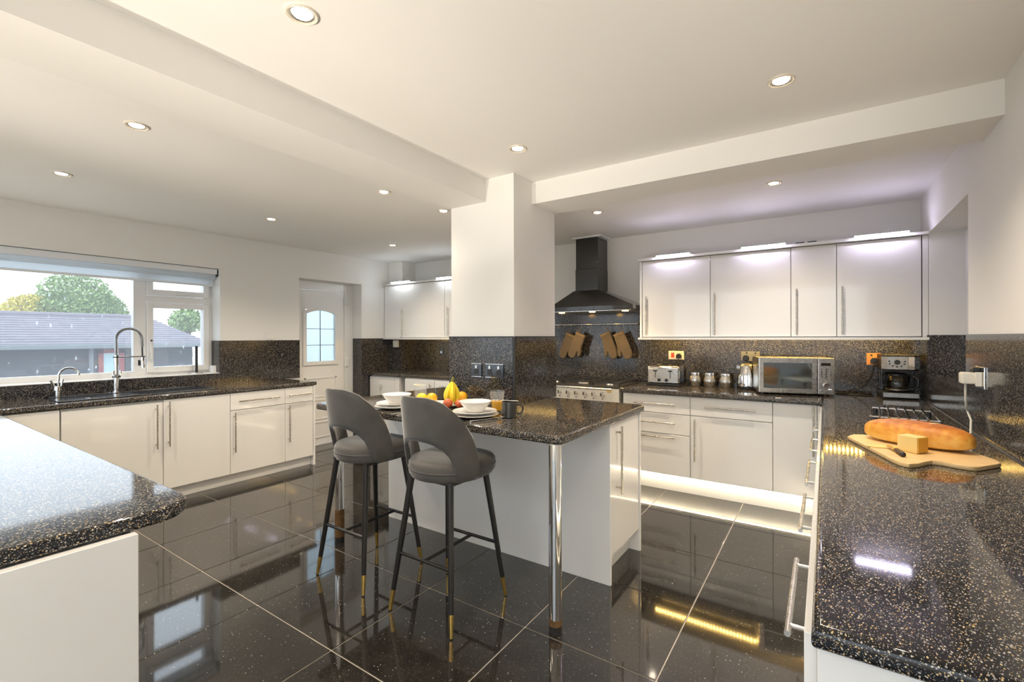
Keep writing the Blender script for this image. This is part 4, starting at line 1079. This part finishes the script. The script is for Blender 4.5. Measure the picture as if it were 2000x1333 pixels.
# ------------------------------------------------------------------ bread board, loaf, cheese, knife
bp = [(.083, 2.598), (.092, 2.565), (.205, 2.20), (.222, 2.165), (.245, 2.15), (.275, 2.175), (.30, 2.222), (.322, 2.252), (.348, 2.252), (.385, 2.232), (.415, 2.222),
      (.440, 2.230), (.505, 2.318), (.519, 2.345), (.517, 2.39), (.46, 2.55), (.425, 2.62), (.395, 2.645), (.30, 2.66), (.14, 2.672), (.105, 2.655)]
t = thing('bread_board', 'pale wooden bread board with waisted edge on the right worktop', 'chopping board', (.30, 2.42, WT))
G().prism(bp, WT, WT + .017, bev=.005, seg=2).obj('board', 'wood', t)
def loaf():
    # superellipse body along its own x axis
    L, Wd, Hh = .186, .078, .099
    t_ = bmesh.new(); N, K = 36, 24; rings = []
    for i in range(1, N):
        u = -1 + 2 * i / N
        pr = (1 - abs(u) ** 2.6) ** .5
        ring_ = []
        for k in range(K):
            a = 2 * PI * k / K
            y = math.cos(a); z = math.sin(a)
            y = math.copysign(abs(y) ** .8, y) * Wd * pr
            z = (math.copysign(abs(z) ** (.85 if z > 0 else .45), z))
            z = z * (Hh * .64 if z > 0 else Hh * .36) * (pr ** .8)
            ring_.append(t_.verts.new((u * L, y + .012 * math.sin(u * 2.2), max(z, -Hh * .355))))
        rings.append(ring_)
    for a, b_ in zip(rings, rings[1:]):
        for k in range(K): t_.faces.new((a[k], a[(k + 1) % K], b_[(k + 1) % K], b_[k]))
    c0 = t_.verts.new((-L, 0, -.01)); c1 = t_.verts.new((L, 0, -.01))
    for k in range(K):
        t_.faces.new((c0, rings[0][(k + 1) % K], rings[0][k])); t_.faces.new((c1, rings[-1][k], rings[-1][(k + 1) % K]))
    for v in t_.verts:
        v.co.z += Hh * .36
    g_ = G(); g_._add(t_); return g_
lo = thing('bread_loaf', 'long golden crusty loaf lying on the wooden board', 'bread', (.312, 2.535, WT + .0175), math.radians(-33))
lb = loaf().obj('crust', 'bread', lo, local=True, smooth=80)
M['score'] = mat('pale_bread_score', (0.90, 0.70, 0.36), 0.7, var=0.1, vscale=40)
for u in (.06, .15):
    pts = []
    for k in range(7):
        v = -1 + k / 3.0
        yy = v * .042; xx = u + .015 * v; pr = (1 - abs(xx / .186) ** 2.6) ** .5
        zz = .0385 * .92 + .0634 * pr * max(0, 1 - (yy / (.076 * pr)) ** 2) ** .45
        pts.append((xx, yy + .012 * math.sin(xx / .186 * 2.2), zz - .001))
    G().tube(pts, .004, 6, radii=[.001, .003, .0042, .0045, .0042, .003, .001]).obj('score', 'score', lb, local=True)
ch = thing('cheese_block', 'cut block of pale yellow cheese in front of the loaf', 'cheese', (.283, 2.382, WT + .0175), math.radians(-38))
G().box(-.036, -.032, 0, .034, .028, .062, .003).obj('cheese', 'cheese', ch, local=True)
G().box(.0342, -.030, .002, .037, .026, .060, .001, 1).obj('rind', 'cheese_rind', ch, local=True)
sl = thing('cheese_slice', 'thin crumbled slice of cheese beside the knife blade', 'cheese', (.186, 2.405, WT + .0175), math.radians(10))
G().prism([(-.05, -.012), (-.02, -.025), (.03, -.02), (.055, -.005), (.04, .014), (.0, .020), (-.04, .012)], 0, .005, bev=.001, seg=1).obj('slice', 'cheese', sl, local=True)
kn = thing('cheese_knife', 'small cheese knife with dark wooden handle on the board', 'knife', (.226, 2.335, WT + .0175), math.radians(-80))
G().tube([(.0, 0, .009), (.02, 0, .010), (.05, 0, .010), (.078, 0, .009)], .009, 10, radii=[.006, .0085, .009, .0095]).obj('handle', 'stem', kn, local=True)
G().ball((.080, 0, .009), .0095, n=12).obj('end_cap', 'black', kn, local=True)
G().prism([(-.085, -.002), (-.07, -.012), (.0, -.009), (.0, .006), (-.07, .008)], .0065, .0085, bev=.0004, seg=1).obj('blade', 'chrome', kn, local=True)

# ------------------------------------------------------------------ bar stools
def stool_shell():
    """curved velvet back: inner and outer skins joined round the edge with an arched opening over the seat"""
    N = 60; A = math.radians(87)
    K = 12; th = .026
    TOP = ((0, 1.079), (10, 1.080), (20, 1.078), (30, 1.067), (40, 1.050), (54, 1.000), (66, .944), (75, .885), (82, .810), (87, .735))
    CUT = ((0, .872), (15, .866), (25, .855), (36, .830), (44, .795), (50, .735), (54, .690), (60, .672), (87, .682))
    def lerp(tab, d):
        for (d0, v0), (d1_, v1) in zip(tab, tab[1:]):
            if d <= d1_: return v0 + (v1 - v0) * (d - d0) / (d1_ - d0)
        return tab[-1][1]
    def prof(a):
        d = abs(math.degrees(a))
        return lerp(CUT, d), lerp(TOP, d)
    def pt(a, z, off):
        s = (z - .665) / .41
        rx = .212 + .010 * s + off; ry = .212 + .050 * s + off      # leans outward towards the top of the back
        return Vector((math.sin(a) * rx, -math.cos(a) * ry, z))
    g = G(); bm = g.b; grid = {}
    for side, off in ((0, 0.0), (1, -th)):
        for i in range(N + 1):
            a = -A + 2 * A * i / N; z0, z1 = prof(a)
            for k in range(K + 1):
                f = k / K
                o2 = off
                if side == 0 and (k == 0 or k == K): o2 = -th * .18
                if side == 1 and (k == 0 or k == K): o2 = -th * .82
                grid[side, i, k] = bm.verts.new(pt(a, z0 + (z1 - z0) * f, o2))
    for i in range(N):
        for k in range(K):
            bm.faces.new([grid[0, i, k], grid[0, i + 1, k], grid[0, i + 1, k + 1], grid[0, i, k + 1]])
            bm.faces.new([grid[1, i, k], grid[1, i, k + 1], grid[1, i + 1, k + 1], grid[1, i + 1, k]])
        bm.faces.new([grid[0, i, 0], grid[1, i, 0], grid[1, i + 1, 0], grid[0, i + 1, 0]])
        bm.faces.new([grid[0, i, K], grid[0, i + 1, K], grid[1, i + 1, K], grid[1, i, K]])
    for i in (0, N):
        for k in range(K): bm.faces.new([grid[0, i, k], grid[0, i, k + 1], grid[1, i, k + 1], grid[1, i, k]])
    return g
def make_stool():
    t = thing('bar_stool', '', 'bar stool', (-1.598, 1.79, 0), group='grey velvet bar stools at the island')
    o = stool_shell().obj('backrest', 'velvet', t, local=True, smooth=70)
    # seat cushion
    def seat_poly(s, yo=0):
        pts = []
        for k in range(40):
            a = 2 * PI * k / 40
            c, sn = math.cos(a), math.sin(a)
            n_ = 2.0 if sn < 0 else 3.0
            r_ = (abs(c) ** n_ + abs(sn) ** n_) ** (-1 / n_)
            pts.append((c * r_ * .205 * s, sn * r_ * (.20 if sn < 0 else .225) * s))
        return pts
    g = G(); bm = g.b; rings = []
    for s, z in ((.80, .664), (.94, .668), (1.0, .690), (1.0, .712), (.985, .7125), (1.0, .7135), (1.0, .736), (.95, .752), (.80, .762), (.45, .767)):
        rings.append([bm.verts.new((x, y, z)) for x, y in seat_poly(s)])
    for a, b_ in zip(rings, rings[1:]):
        for k in range(40): bm.faces.new((a[k], a[(k + 1) % 40], b_[(k + 1) % 40], b_[k]))
    bm.faces.new(rings[0][::-1]); bm.faces.new(rings[-1])
    st = g.obj('seat', 'seatv', t, local=True, smooth=50)
    G().tube([(x, y, .7125) for x, y in seat_poly(1.003)] + [(seat_poly(1.003)[0][0], seat_poly(1.003)[0][1], .7125)], .0035, 6).obj('piping', 'seatv', st, local=True)
    feet = {}
    for sx in (-1, 1):
        for sy in (-1, 1):
            f = Vector((sx * .202, -.215 if sy < 0 else .212, 0)); top = Vector((sx * .128, -.135 if sy < 0 else .135, .668))
            feet[sx, sy] = (f, top)
            tip = f + (top - f) * .155
            lg = G().cyl(tip, top, .0125, .0165, n=14).obj('leg', 'black_metal', t, local=True)
            G().cyl(f + (top - f) * .006, tip, .0085, .0126, n=14).obj('gold_tip', 'brass', lg, local=True)
            G().cyl(f, f + (top - f) * .008, .009, n=12).obj('foot_pad', 'rubber', lg, local=True)
    def at(sx, sy, z):
        f, tp_ = feet[sx, sy]; return f + (tp_ - f) * (z / tp_.z)
    zf = .285
    mids = []
    for sy in (-1, 1):
        a, b_ = at(-1, sy, zf), at(1, sy, zf)
        G().cyl(a, b_, .0085, n=10).obj('footrest', 'black_metal', t, local=True)
        mids.append((a + b_) / 2)
    G().cyl(mids[0], mids[1], .0085, n=10).obj('cross_bar', 'black_metal', t, local=True)
    G().box(-.15, -.15, .655, .15, .15, .667, .004).obj('base_plate', 'black', t, local=True)
    return t
st = make_stool(); st['label'] = 'grey velvet bar stool with gold leg tips in front, right of the two'
dup(st, (-2.216, 1.797, 0), 0.0, 'grey velvet bar stool with gold leg tips further left, beside the rusty leg')

# ------------------------------------------------------------------ breakfast settings
IZ = 0.9205
def plate_prof(r, h): return [(0, 0), (r * .6, 0), (r * .64, .003), (r * .98, h), (r, h + .002), (r * .985, h + .004), (r * .66, .007), (r * .6, .005), (0, .005)]
dp_ = thing('dinner_plate', 'white dinner plate under the setting nearest the mug', 'plate', (-1.605, 2.01, IZ), group='white dinner plates')
G().lathe(plate_prof(.132, .016), n=48).obj('dish', 'china', dp_, local=True, smooth=50)
dup(dp_, (-2.215, 1.995, IZ), 0, 'white dinner plate at the place setting behind the left stool')
sp = thing('side_plate', 'white side plate stacked under the bowl nearest the mug', 'plate', (-1.605, 2.01, IZ + .0185), group='white side plates')
G().lathe(plate_prof(.122, .014), n=48).obj('dish', 'china', sp, local=True, smooth=50)
dup(sp, (-2.215, 1.995, IZ + .0185), 0, 'white side plate stacked under the bowl behind the left stool')
bw = thing('cereal_bowl', 'white conical cereal bowl nearest the mug', 'bowl', (-1.605, 2.015, IZ + .026), group='white cereal bowls')
G().lathe([(0, 0), (.042, 0), (.046, .004), (.060, .022), (.088, .056), (.0905, .060), (.088, .061), (.084, .056), (.056, .024), (.040, .009), (0, .007)], n=48).obj('dish', 'china', bw, local=True, smooth=60)
dup(bw, (-2.215, 1.997, IZ + .026), 0, 'white conical cereal bowl behind the left stool')
def tumbler(x, y, label, r0, r1, h, juice):
    t = thing('tumbler', label, 'glass', (x, y, IZ))
    G().lathe([(0, 0), (r0, 0), (r0 + .001, .004), (r1, h), (r1 - .0022, h), (r0 - .001, .009), (0, .008)], n=36).obj('glass', 'tumbler', t, local=True, smooth=50)
    if juice:
        rj = r0 - .0015 + (r1 - r0 - .001) * juice / h
        G().lathe([(0, .0085), (r0 - .0015, .0095), (rj, juice), (0, juice)], n=36).obj('juice', 'juice', t, local=True, smooth=50)
tumbler(-1.600, 2.215, 'clear tumbler half full of orange juice behind the mug', .031, .044, .122, .064)
tumbler(-2.345, 2.335, 'clear tumbler with orange juice at the left place setting', .036, .046, .108, .030)
def mug(x, y, rz, label):
    t = thing('mug', label, 'mug', (x, y, IZ), rz)
    G().lathe([(0, 0), (.038, 0), (.042, .003), (.0435, .085), (.0425, .087), (.0395, .085), (.038, .008), (0, .006)], n=36).obj('cup', 'mug', t, local=True, smooth=50)
    G().tube([(.041, 0, .072), (.058, 0, .074), (.070, 0, .062), (.072, 0, .044), (.064, 0, .027), (.041, 0, .018)], .0055, 8).obj('handle', 'mug', t, local=True)
mug(-1.430, 2.095, math.radians(30), 'dark grey mug with a spoon across its rim')
mug(-2.195, 2.378, math.radians(30), 'dark grey mug behind the fruit at the left setting')
def spoon(name, label, loc, rz, tilt=0.0, L=.14):
    t = thing(name, label, 'spoon', loc, rz)
    g = G(); pts = [(.0, 0, .004), (-.02, 0, .005), (-.06, 0, .004), (-.10, 0, .004), (-L, 0, .0035)]
    g.tube(pts, .003, 8, radii=[.0026, .0024, .0028, .0034, .004]).obj('handle', 'chrome', t, local=True)
    G().ball((.024, 0, .006), .019, (1.35, .95, .28), 18).obj('bowl', 'chrome', t, local=True)
    return t
spoon('teaspoon', 'small spoon lying across the rim of the near mug', (-1.475, 2.075, IZ + .088), math.radians(195), L=.10)
spoon('dessert_spoon', 'steel spoon lying on the worktop beside the near plate', (-1.455, 2.045, IZ + .0005), math.radians(70), L=.19)
t = thing('fork', 'steel fork lying beside the plate at the left setting', 'fork', (-2.03, 1.90, IZ + .0005), math.radians(80))
G().box(-.10, -.004, 0, .02, .004, .003, .001, 1).box(.02, -.010, 0, .045, .010, .003, .001, 1).obj('handle', 'chrome', t, local=True)
g = G()
for y in (-.008, -.0027, .0027, .008): g.box(.045, y - .0014, 0, .085, y + .0014, .003)
g.obj('tines', 'chrome', t, local=True)

# fruit platter
fp_ = thing('fruit_platter', 'flat pale oval platter holding the fruit in front of the pillar', 'platter', (-2.04, 2.245, IZ), math.radians(20))
g = G().lathe([(0, 0), (.10, 0), (.15, .010), (.152, .013), (.148, .014), (.10, .005), (0, .005)], n=48)
g.b.transform(Matrix.Diagonal((1.25, .8, 1, 1)))
g.obj('dish', 'china', fp_, local=True, smooth=50)
bn = thing('banana_bunch', 'bunch of yellow bananas standing stalk up on the platter', 'bananas', (-1.965, 2.225, IZ + .006), 0)
top = Vector((.0, .01, .163))
for k, (an, rr) in enumerate(((-2.75, .036), (-1.75, .042), (-.75, .040), (.5, .034), (2.0, .034))):
    dx, dy = math.cos(an), math.sin(an)
    pts = []; rad = []
    for i in range(13):
        f = i / 12
        out_ = rr * math.sin(min(1.0, f * 1.02) ** 1.25 * PI * .80) ** .9
        pts.append((dx * out_, dy * out_ + .01 * (1 - f), .152 * (1 - f) + .016 * f))
        rad.append(.006 + .0125 * math.sin(min(.985, f ** 1.15) * PI) ** .7 if 0 < f < 1 else .006)
    bo = G().tube(pts, .015, 7, radii=rad).obj('banana', 'banana', bn, local=True, smooth=40)
    e = Vector(pts[-1]); G().cyl(e + Vector((0, 0, .002)), e - Vector((dx * .004, dy * .004, .006)), .0065, .005, n=8).obj('tip', 'btip', bo, local=True)
G().cyl((0, .01, .146), (0.004, .012, .178), .011, .007, n=10).obj('stalk', 'bstem', bn, local=True)
def fruit(name, label, cat, loc, r, m, stem=True, sc=(1, 1, .95)):
    t = thing(name, label, cat, loc)
    b_ = G().ball((0, 0, r * sc[2]), r, sc, 24).obj('skin', m, t, local=True)
    if stem: G().cyl((0, 0, 2 * r * sc[2] - .003), (.001, 0, 2 * r * sc[2] + .004), .003, .002, n=8).obj('stem_end', 'stem', t, local=True)
fruit('orange', 'round orange right of the bananas', 'orange', (-1.985, 2.352, IZ + .012), .036, 'orange')
fruit('orange', 'orange left of the bananas in front of the left mug', 'orange', (-2.135, 2.225, IZ + .006), .036, 'orange')
fruit('lemon', 'yellow lemon at the left end of the fruit, before the tumbler', 'lemon', (-2.205, 2.205, IZ + .012), .031, 'lemon', sc=(1.25, .95, .95))
fruit('apple', 'red and yellow apple lying before the bananas', 'apple', (-1.915, 2.135, IZ + .006), .030, 'apple')
fruit('apple', 'red apple half hidden under the banana tips', 'apple', (-1.862, 2.180, IZ + .006), .027, 'apple')

# ------------------------------------------------------------------ sink and taps
sk = thing('sink', 'black composite sink with drainer set in the window worktop', 'sink', (-4.83, 1.47, WT))
SX0, SX1, SY0, SY1 = -5.055, -4.625, .955, 2.03
z = WT + .006
(G().box(SX0, SY0, WT + .0004, SX1, SY0 + .035, z, .003).box(SX0, SY1 - .03, WT + .0004, SX1, SY1, z, .003)
 .box(SX0, SY0, WT + .0004, SX0 + .085, SY1, z, .003).box(SX1 - .03, SY0, WT + .0004, SX1, SY1, z, .003).box(SX0, 1.40, WT + .0004, SX1, 1.445, z, .003)).obj('rim', 'sink', sk)
G().box(SX0 + .004, SY0 + .004, z, SX1 - .004, SY0 + .007, z + .0012).box(SX1 - .0085, SY0 + .004, z, SX1 - .004, SY1 - .004, z + .0012).box(SX0 + .004, SY0 + .004, z, SX0 + .0075, SY1 - .004, z + .0012).box(SX0, SY1 - .007, z, SX1, SY1 - .003, z + .0012).obj('edge_highlight', 'chrome', sk)
G().box(SX0 + .08, SY0 + .03, WT + .0008, SX1 - .028, 1.402, WT + .0022).obj('bowl_floor', 'sink', sk)
G().cyl((-4.80, 1.18, WT + .002), (-4.80, 1.18, WT + .004), .045, n=24).obj('waste', 'chrome', sk)
dr = G().box(SX0 + .08, 1.443, WT + .0008, SX1 - .028, SY1 - .028, WT + .0022).obj('drainer', 'sink', sk)
for k in range(7): G().box(SX0 + .11 + k * .042, 1.48, WT + .002, SX0 + .122 + k * .042, 1.98, WT + .006, .001, 1).obj('drainer_rib', 'sink', dr)
tz = WT + .0065
t = thing('spring_tap', 'tall chrome kitchen tap with coiled spring spout and spray head', 'tap', (-5.01, 1.395, tz))
def L_(x, y, zz): return (x, y, zz)
G().cyl((0, 0, 0), (0, 0, .012), .030, n=24).cyl((0, 0, .012), (0, 0, .125), .0205, n=24).obj('base', 'chrome', t, local=True)
G().cyl((0, 0, .125), (0, 0, .145), .030, .033, n=24).cyl((0, 0, .145), (0, 0, .155), .033, .022, n=24).obj('collar', 'chrome', t, local=True)
G().cyl((0, 0, .155), (0, 0, .235), .013, n=18).obj('stem', 'chrome', t, local=True)
G().cyl((0, 0, .235), (0, 0, .318), .0165, n=18).obj('sleeve', 'chrome', t, local=True)
G().cyl((0, -.022, .155), (0, -.022, .185), .010, n=12).cyl((0, -.022, .155), (0, -.022, .150), .009, n=12).obj('knob', 'chrome', t, local=True)
G().cyl((0, .026, .155), (0, .026, .188), .010, .008, n=12).obj('lever', 'chrome', t, local=True)
arc = []
cR = .088; zc = .455
for i in range(8): arc.append((0, 0, .318 + (zc - .318) * i / 8))
for i in range(25):
    a = PI - PI * i / 24
    arc.append((.012 * i / 24, cR + cR * math.cos(a), zc + cR * 1.02 * math.sin(a)))
for i in range(1, 9): arc.append((.012, 2 * cR + .004 * i / 8, zc - .185 * i / 8))
G().tube(arc, .0065, 8).obj('inner_hose', 'black', t, local=True)
# coil spring wound round the hose
def coil(path, R, r, pitch):
    P = [Vector(p) for p in path]; ds = [0]
    for a, b_ in zip(P, P[1:]): ds.append(ds[-1] + (b_ - a).length)
    tot = ds[-1]; turns = tot / pitch; n_ = int(turns * 9); out = []
    for i in range(n_ + 1):
        s_ = tot * i / n_; k = 0
        while k < len(ds) - 2 and ds[k + 1] < s_: k += 1
        f = (s_ - ds[k]) / max(1e-6, ds[k + 1] - ds[k]); p = P[k].lerp(P[k + 1], f); d_ = (P[k + 1] - P[k]).normalized()
        u_ = d_.cross(Vector((1, 0, 0))).normalized(); w_ = d_.cross(u_)
        an = 2 * PI * turns * i / n_
        out.append(p + (u_ * math.cos(an) + w_ * math.sin(an)) * R)
    return out
G().tube(coil(arc[:36], .0115, .0023, .0085), .0028, 5).obj('spring', 'hose', t, local=True)
e = Vector(arc[-1])
G().cyl(e + Vector((0, 0, .035)), e + Vector((0, 0, -.01)), .014, n=18).cyl(e + Vector((0, 0, -.01)), e + Vector((.0, .006, -.07)), .018, .021, n=18).obj('spray_head', 'chrome', t, local=True)
G().box(e.x - .005, e.y - .032, e.z - .05, e.x + .005, e.y - .018, e.z + .0, .003).obj('spray_trigger', 'black', t, local=True)
G().cyl((0, 0, .300), (.012, e.y, .300), .0055, n=10).obj('holder_arm', 'chrome', t, local=True)
G().torus((0, 0, .300), .0185, .005, axis='Z').obj('holder_ring', 'black', t, local=True)
G().torus((.012, e.y, .300), .016, .005, axis='Z').obj('holder_ring', 'black', t, local=True)
t = thing('filter_tap', 'small chrome swan neck filter tap with two levers', 'tap', (-5.01, 1.03, tz))
G().cyl((0, 0, 0), (0, 0, .055), .015, .017, n=18).cyl((0, 0, .055), (0, 0, .085), .026, .024, n=20).obj('base', 'chrome', t, local=True)
arc2 = [(0, .006, .085), (0, .004, .12), (0, .006, .15)]
for i in range(15):
    a = PI - PI * .93 * i / 14
    arc2.append((.02 * i / 14, .006 + .057 + .057 * math.cos(a), .165 + .062 * math.sin(a)))
G().tube(arc2, .0075, 10).obj('spout', 'chrome', t, local=True)
e2 = Vector(arc2[-1]); G().cyl(e2 + Vector((0, 0, .008)), e2 - Vector((0, 0, .014)), .010, n=14).obj('nozzle', 'chrome', t, local=True)
G().cyl((0, -.016, .08), (0, -.040, .135), .006, .008, n=10).obj('lever', 'chrome', t, local=True)
G().cyl((0, .020, .08), (0, .030, .140), .006, .008, n=10).obj('lever', 'chrome', t, local=True)

# window sill bits and blind
t = thing('paper_roll_stand', 'black upright paper roll stand on the window sill', 'stand', (-5.225, 2.09, WZ0 + .0045))
G().cyl((0, 0, 0), (0, 0, .010), .068, n=30).obj('base', 'steel', t, local=True)
G().cyl((0, 0, .010), (0, 0, .255), .012, n=14).obj('post', 'black', t, local=True)
G().ball((0, 0, .262), .014, n=14).obj('finial', 'black', t, local=True)
tag(G().box(-5.25, WY1 - .045, WZ0 + .0045, -5.18, WY1 - .012, WZ0 + .075, .002).obj('small_box', 'upvc'), 'small pale box at the right end of the window sill', 'box')
bl = thing('roller_blind', 'white roller blind rolled up across the top of the sink window', 'blind', (-5.19, .8, 2.03))
G().box(-5.245, WY0 + .01, 2.005, -5.15, WY1 - .012, WZ1 - .003, .008).obj('cassette', 'blind', bl)
G().cyl((-5.20, WY0 + .02, 1.985), (-5.20, WY1 - .02, 1.985), .028, n=20).obj('roller', 'blind_fabric', bl)
G().box(-5.228, WY0 + .02, 1.90, -5.2255, WY1 - .02, 1.985).obj('fabric', 'blind_fabric', bl)
G().box(-5.236, WY0 + .02, 1.885, -5.218, WY1 - .02, 1.905, .004).obj('bottom_bar', 'blind', bl)
G().box(-5.245, WY1 - .011, 1.985, -5.15, WY1 - .003, 2.05, .002).obj('end_bracket', 'dark_steel', bl)

# ------------------------------------------------------------------ outside
struct(G().box(-40, -30, -0.9, 12, 34, -0.65), 'ground', 'lawn')
sh = thing('garden_building', 'dark boarded outbuilding with grey tiled roof seen through the sink window', 'building', (-11.5, 0.5, -.65))
EZ, RZ, EX, RX = 1.245, 1.80, -10.9, -12.3
YE0, YE1, YR1 = -6.0, 4.62, 3.98
G().box(-13.4, YE0 + .3, -.65, -11.15, YE1 - .25, 1.18).obj('wall', 'outwall', sh)
for k in range(8):
    z = -.62 + k * .225
    for (a, b_) in ((YE0 + .3, 2.80), (3.24, YE1 - .25)):
        G().poly3([(-11.14, a, z), (-11.14, b_, z), (-11.10, b_, z), (-11.10, a, z), (-11.14, a, z + .235), (-11.14, b_, z + .235), (-11.12, b_, z + .235), (-11.12, a, z + .235)],
                  [(0, 1, 2, 3), (4, 7, 6, 5), (0, 4, 5, 1), (3, 2, 6, 7), (0, 3, 7, 4), (1, 5, 6, 2)]).obj('weatherboard', 'outwall', sh, smooth=0)
dr = G().box(-11.16, 2.83, -.6, -11.08, 2.90, 1.14).box(-11.16, 3.13, -.6, -11.08, 3.21, 1.14).box(-11.16, 2.83, 1.08, -11.08, 3.21, 1.15).obj('red_frame', 'rwood', sh)
G().box(-11.13, 2.90, -.6, -11.10, 3.13, 1.08).obj('door_panel', 'pane_out', dr)
G().cyl((-11.06, 2.72, -.6), (-11.06, 2.72, 1.2), .035, n=12).obj('downpipe', 'pipe', sh)
G().box(EX + .0, YE0, 1.17, EX + .09, YE1, 1.25, .01).obj('gutter', 'pipe', sh)
# roof: courses of tiles stepping up the slope
NC = 13
for k in range(NC):
    f0, f1 = k / NC, (k + 1.25) / NC
    f1 = min(f1, 1.0)
    x0 = EX + (RX - EX) * f0; x1 = EX + (RX - EX) * f1; z0 = EZ + (RZ - EZ) * f0; z1 = EZ + (RZ - EZ) * f1
    ya = YE1 + (YR1 - YE1) * f0; yb = YE1 + (YR1 - YE1) * f1
    G().poly3([(x0, YE0, z0 + .022), (x0, ya, z0 + .022), (x1, yb, z1), (x1, YE0, z1), (x0, YE0, z0 - .01), (x0, ya, z0 - .01), (x1, yb, z1 - .03), (x1, YE0, z1 - .03)],
              [(0, 1, 2, 3), (7, 6, 5, 4), (0, 4, 5, 1), (2, 6, 7, 3), (1, 5, 6, 2), (0, 3, 7, 4)]).obj('tile_course', 'rooftile', sh, smooth=0)
G().poly3([(EX, YE1, EZ), (RX, YR1, RZ), (-13.7, YE1, EZ), (EX, YE1, EZ - .03), (RX, YR1, RZ - .03), (-13.7, YE1, EZ - .03)], [(0, 1, 2), (5, 4, 3), (0, 3, 4, 1), (1, 4, 5, 2), (2, 5, 3, 0)]).obj('hip_end', 'rooftile', sh, smooth=0)
G().poly3([(RX, YE0, RZ), (RX, YR1, RZ), (-13.7, YE1, EZ), (-13.7, YE0, EZ), (RX, YE0, RZ - .03), (RX, YR1, RZ - .03), (-13.7, YE1, EZ - .03), (-13.7, YE0, EZ - .03)],
          [(0, 1, 2, 3), (7, 6, 5, 4), (0, 4, 5, 1), (1, 5, 6, 2), (2, 6, 7, 3), (3, 7, 4, 0)]).obj('rear_slope', 'rooftile', sh, smooth=0)
G().tube([(RX, YE0, RZ + .01), (RX, YR1, RZ + .01)], .05, 8).obj('ridge', 'rooftile', sh)

def tree(name, label, base, crowns, n, leaf, mats):
    t = thing(name, label, 'tree', base)
    G().cyl(base, (base[0], base[1], crowns[0][0][2]), .18, .10, n=10).obj('trunk', 'bark', t)
    for i, (c, r) in enumerate(crowns):
        g = G(); rnd = random.Random(i + int(abs(base[1] * 10)))
        vs = []; fs = []
        for k in range(n):
            v = Vector((rnd.gauss(0, 1), rnd.gauss(0, 1), rnd.gauss(0, 1))).normalized() * (rnd.random() ** .35)
            p = Vector((c[0] + v.x * r[0], c[1] + v.y * r[1], c[2] + v.z * r[2]))
            a = Vector((rnd.uniform(-1, 1), rnd.uniform(-1, 1), rnd.uniform(-1, 1))).normalized(); b_ = a.orthogonal().normalized()
            q = len(vs); s = leaf * rnd.uniform(.6, 1.3)
            vs += [p - a * s, p + b_ * s * .5, p + a * s, p - b_ * s * .5]; fs.append((q, q + 1, q + 2, q + 3))
        me = bpy.data.meshes.new('crown'); me.from_pydata([tuple(x) for x in vs], [], fs)
        me.transform(WM[t.name].inverted()); me.materials.append(M[mats[i % len(mats)]])
        o = bpy.data.objects.new('crown', me); COL.objects.link(o); o.parent = t; o['kind'] = 'stuff'
tree('garden_tree', 'rounded green and yellow tree rising behind the outbuilding roof', (-20, 4.2, -.65),
     [((-20, 4.55, 2.55), (1.0, 1.0, 1.0)), ((-20, 3.55, 2.0), (.8, .75, .7)), ((-20, 5.25, 2.1), (.8, .65, .75)), ((-19.6, 4.5, 2.1), (.8, 1.2, .6))], 5000, .055, ('leaf_g', 'leaf_y', 'leaf_g', 'leaf_g'))
tree('garden_bush', 'small green tree top behind the roof in the right casement', (-20, 7.7, -.65), [((-20, 7.7, 2.0), (.5, .62, .45))], 1500, .07, ('leaf_g',))
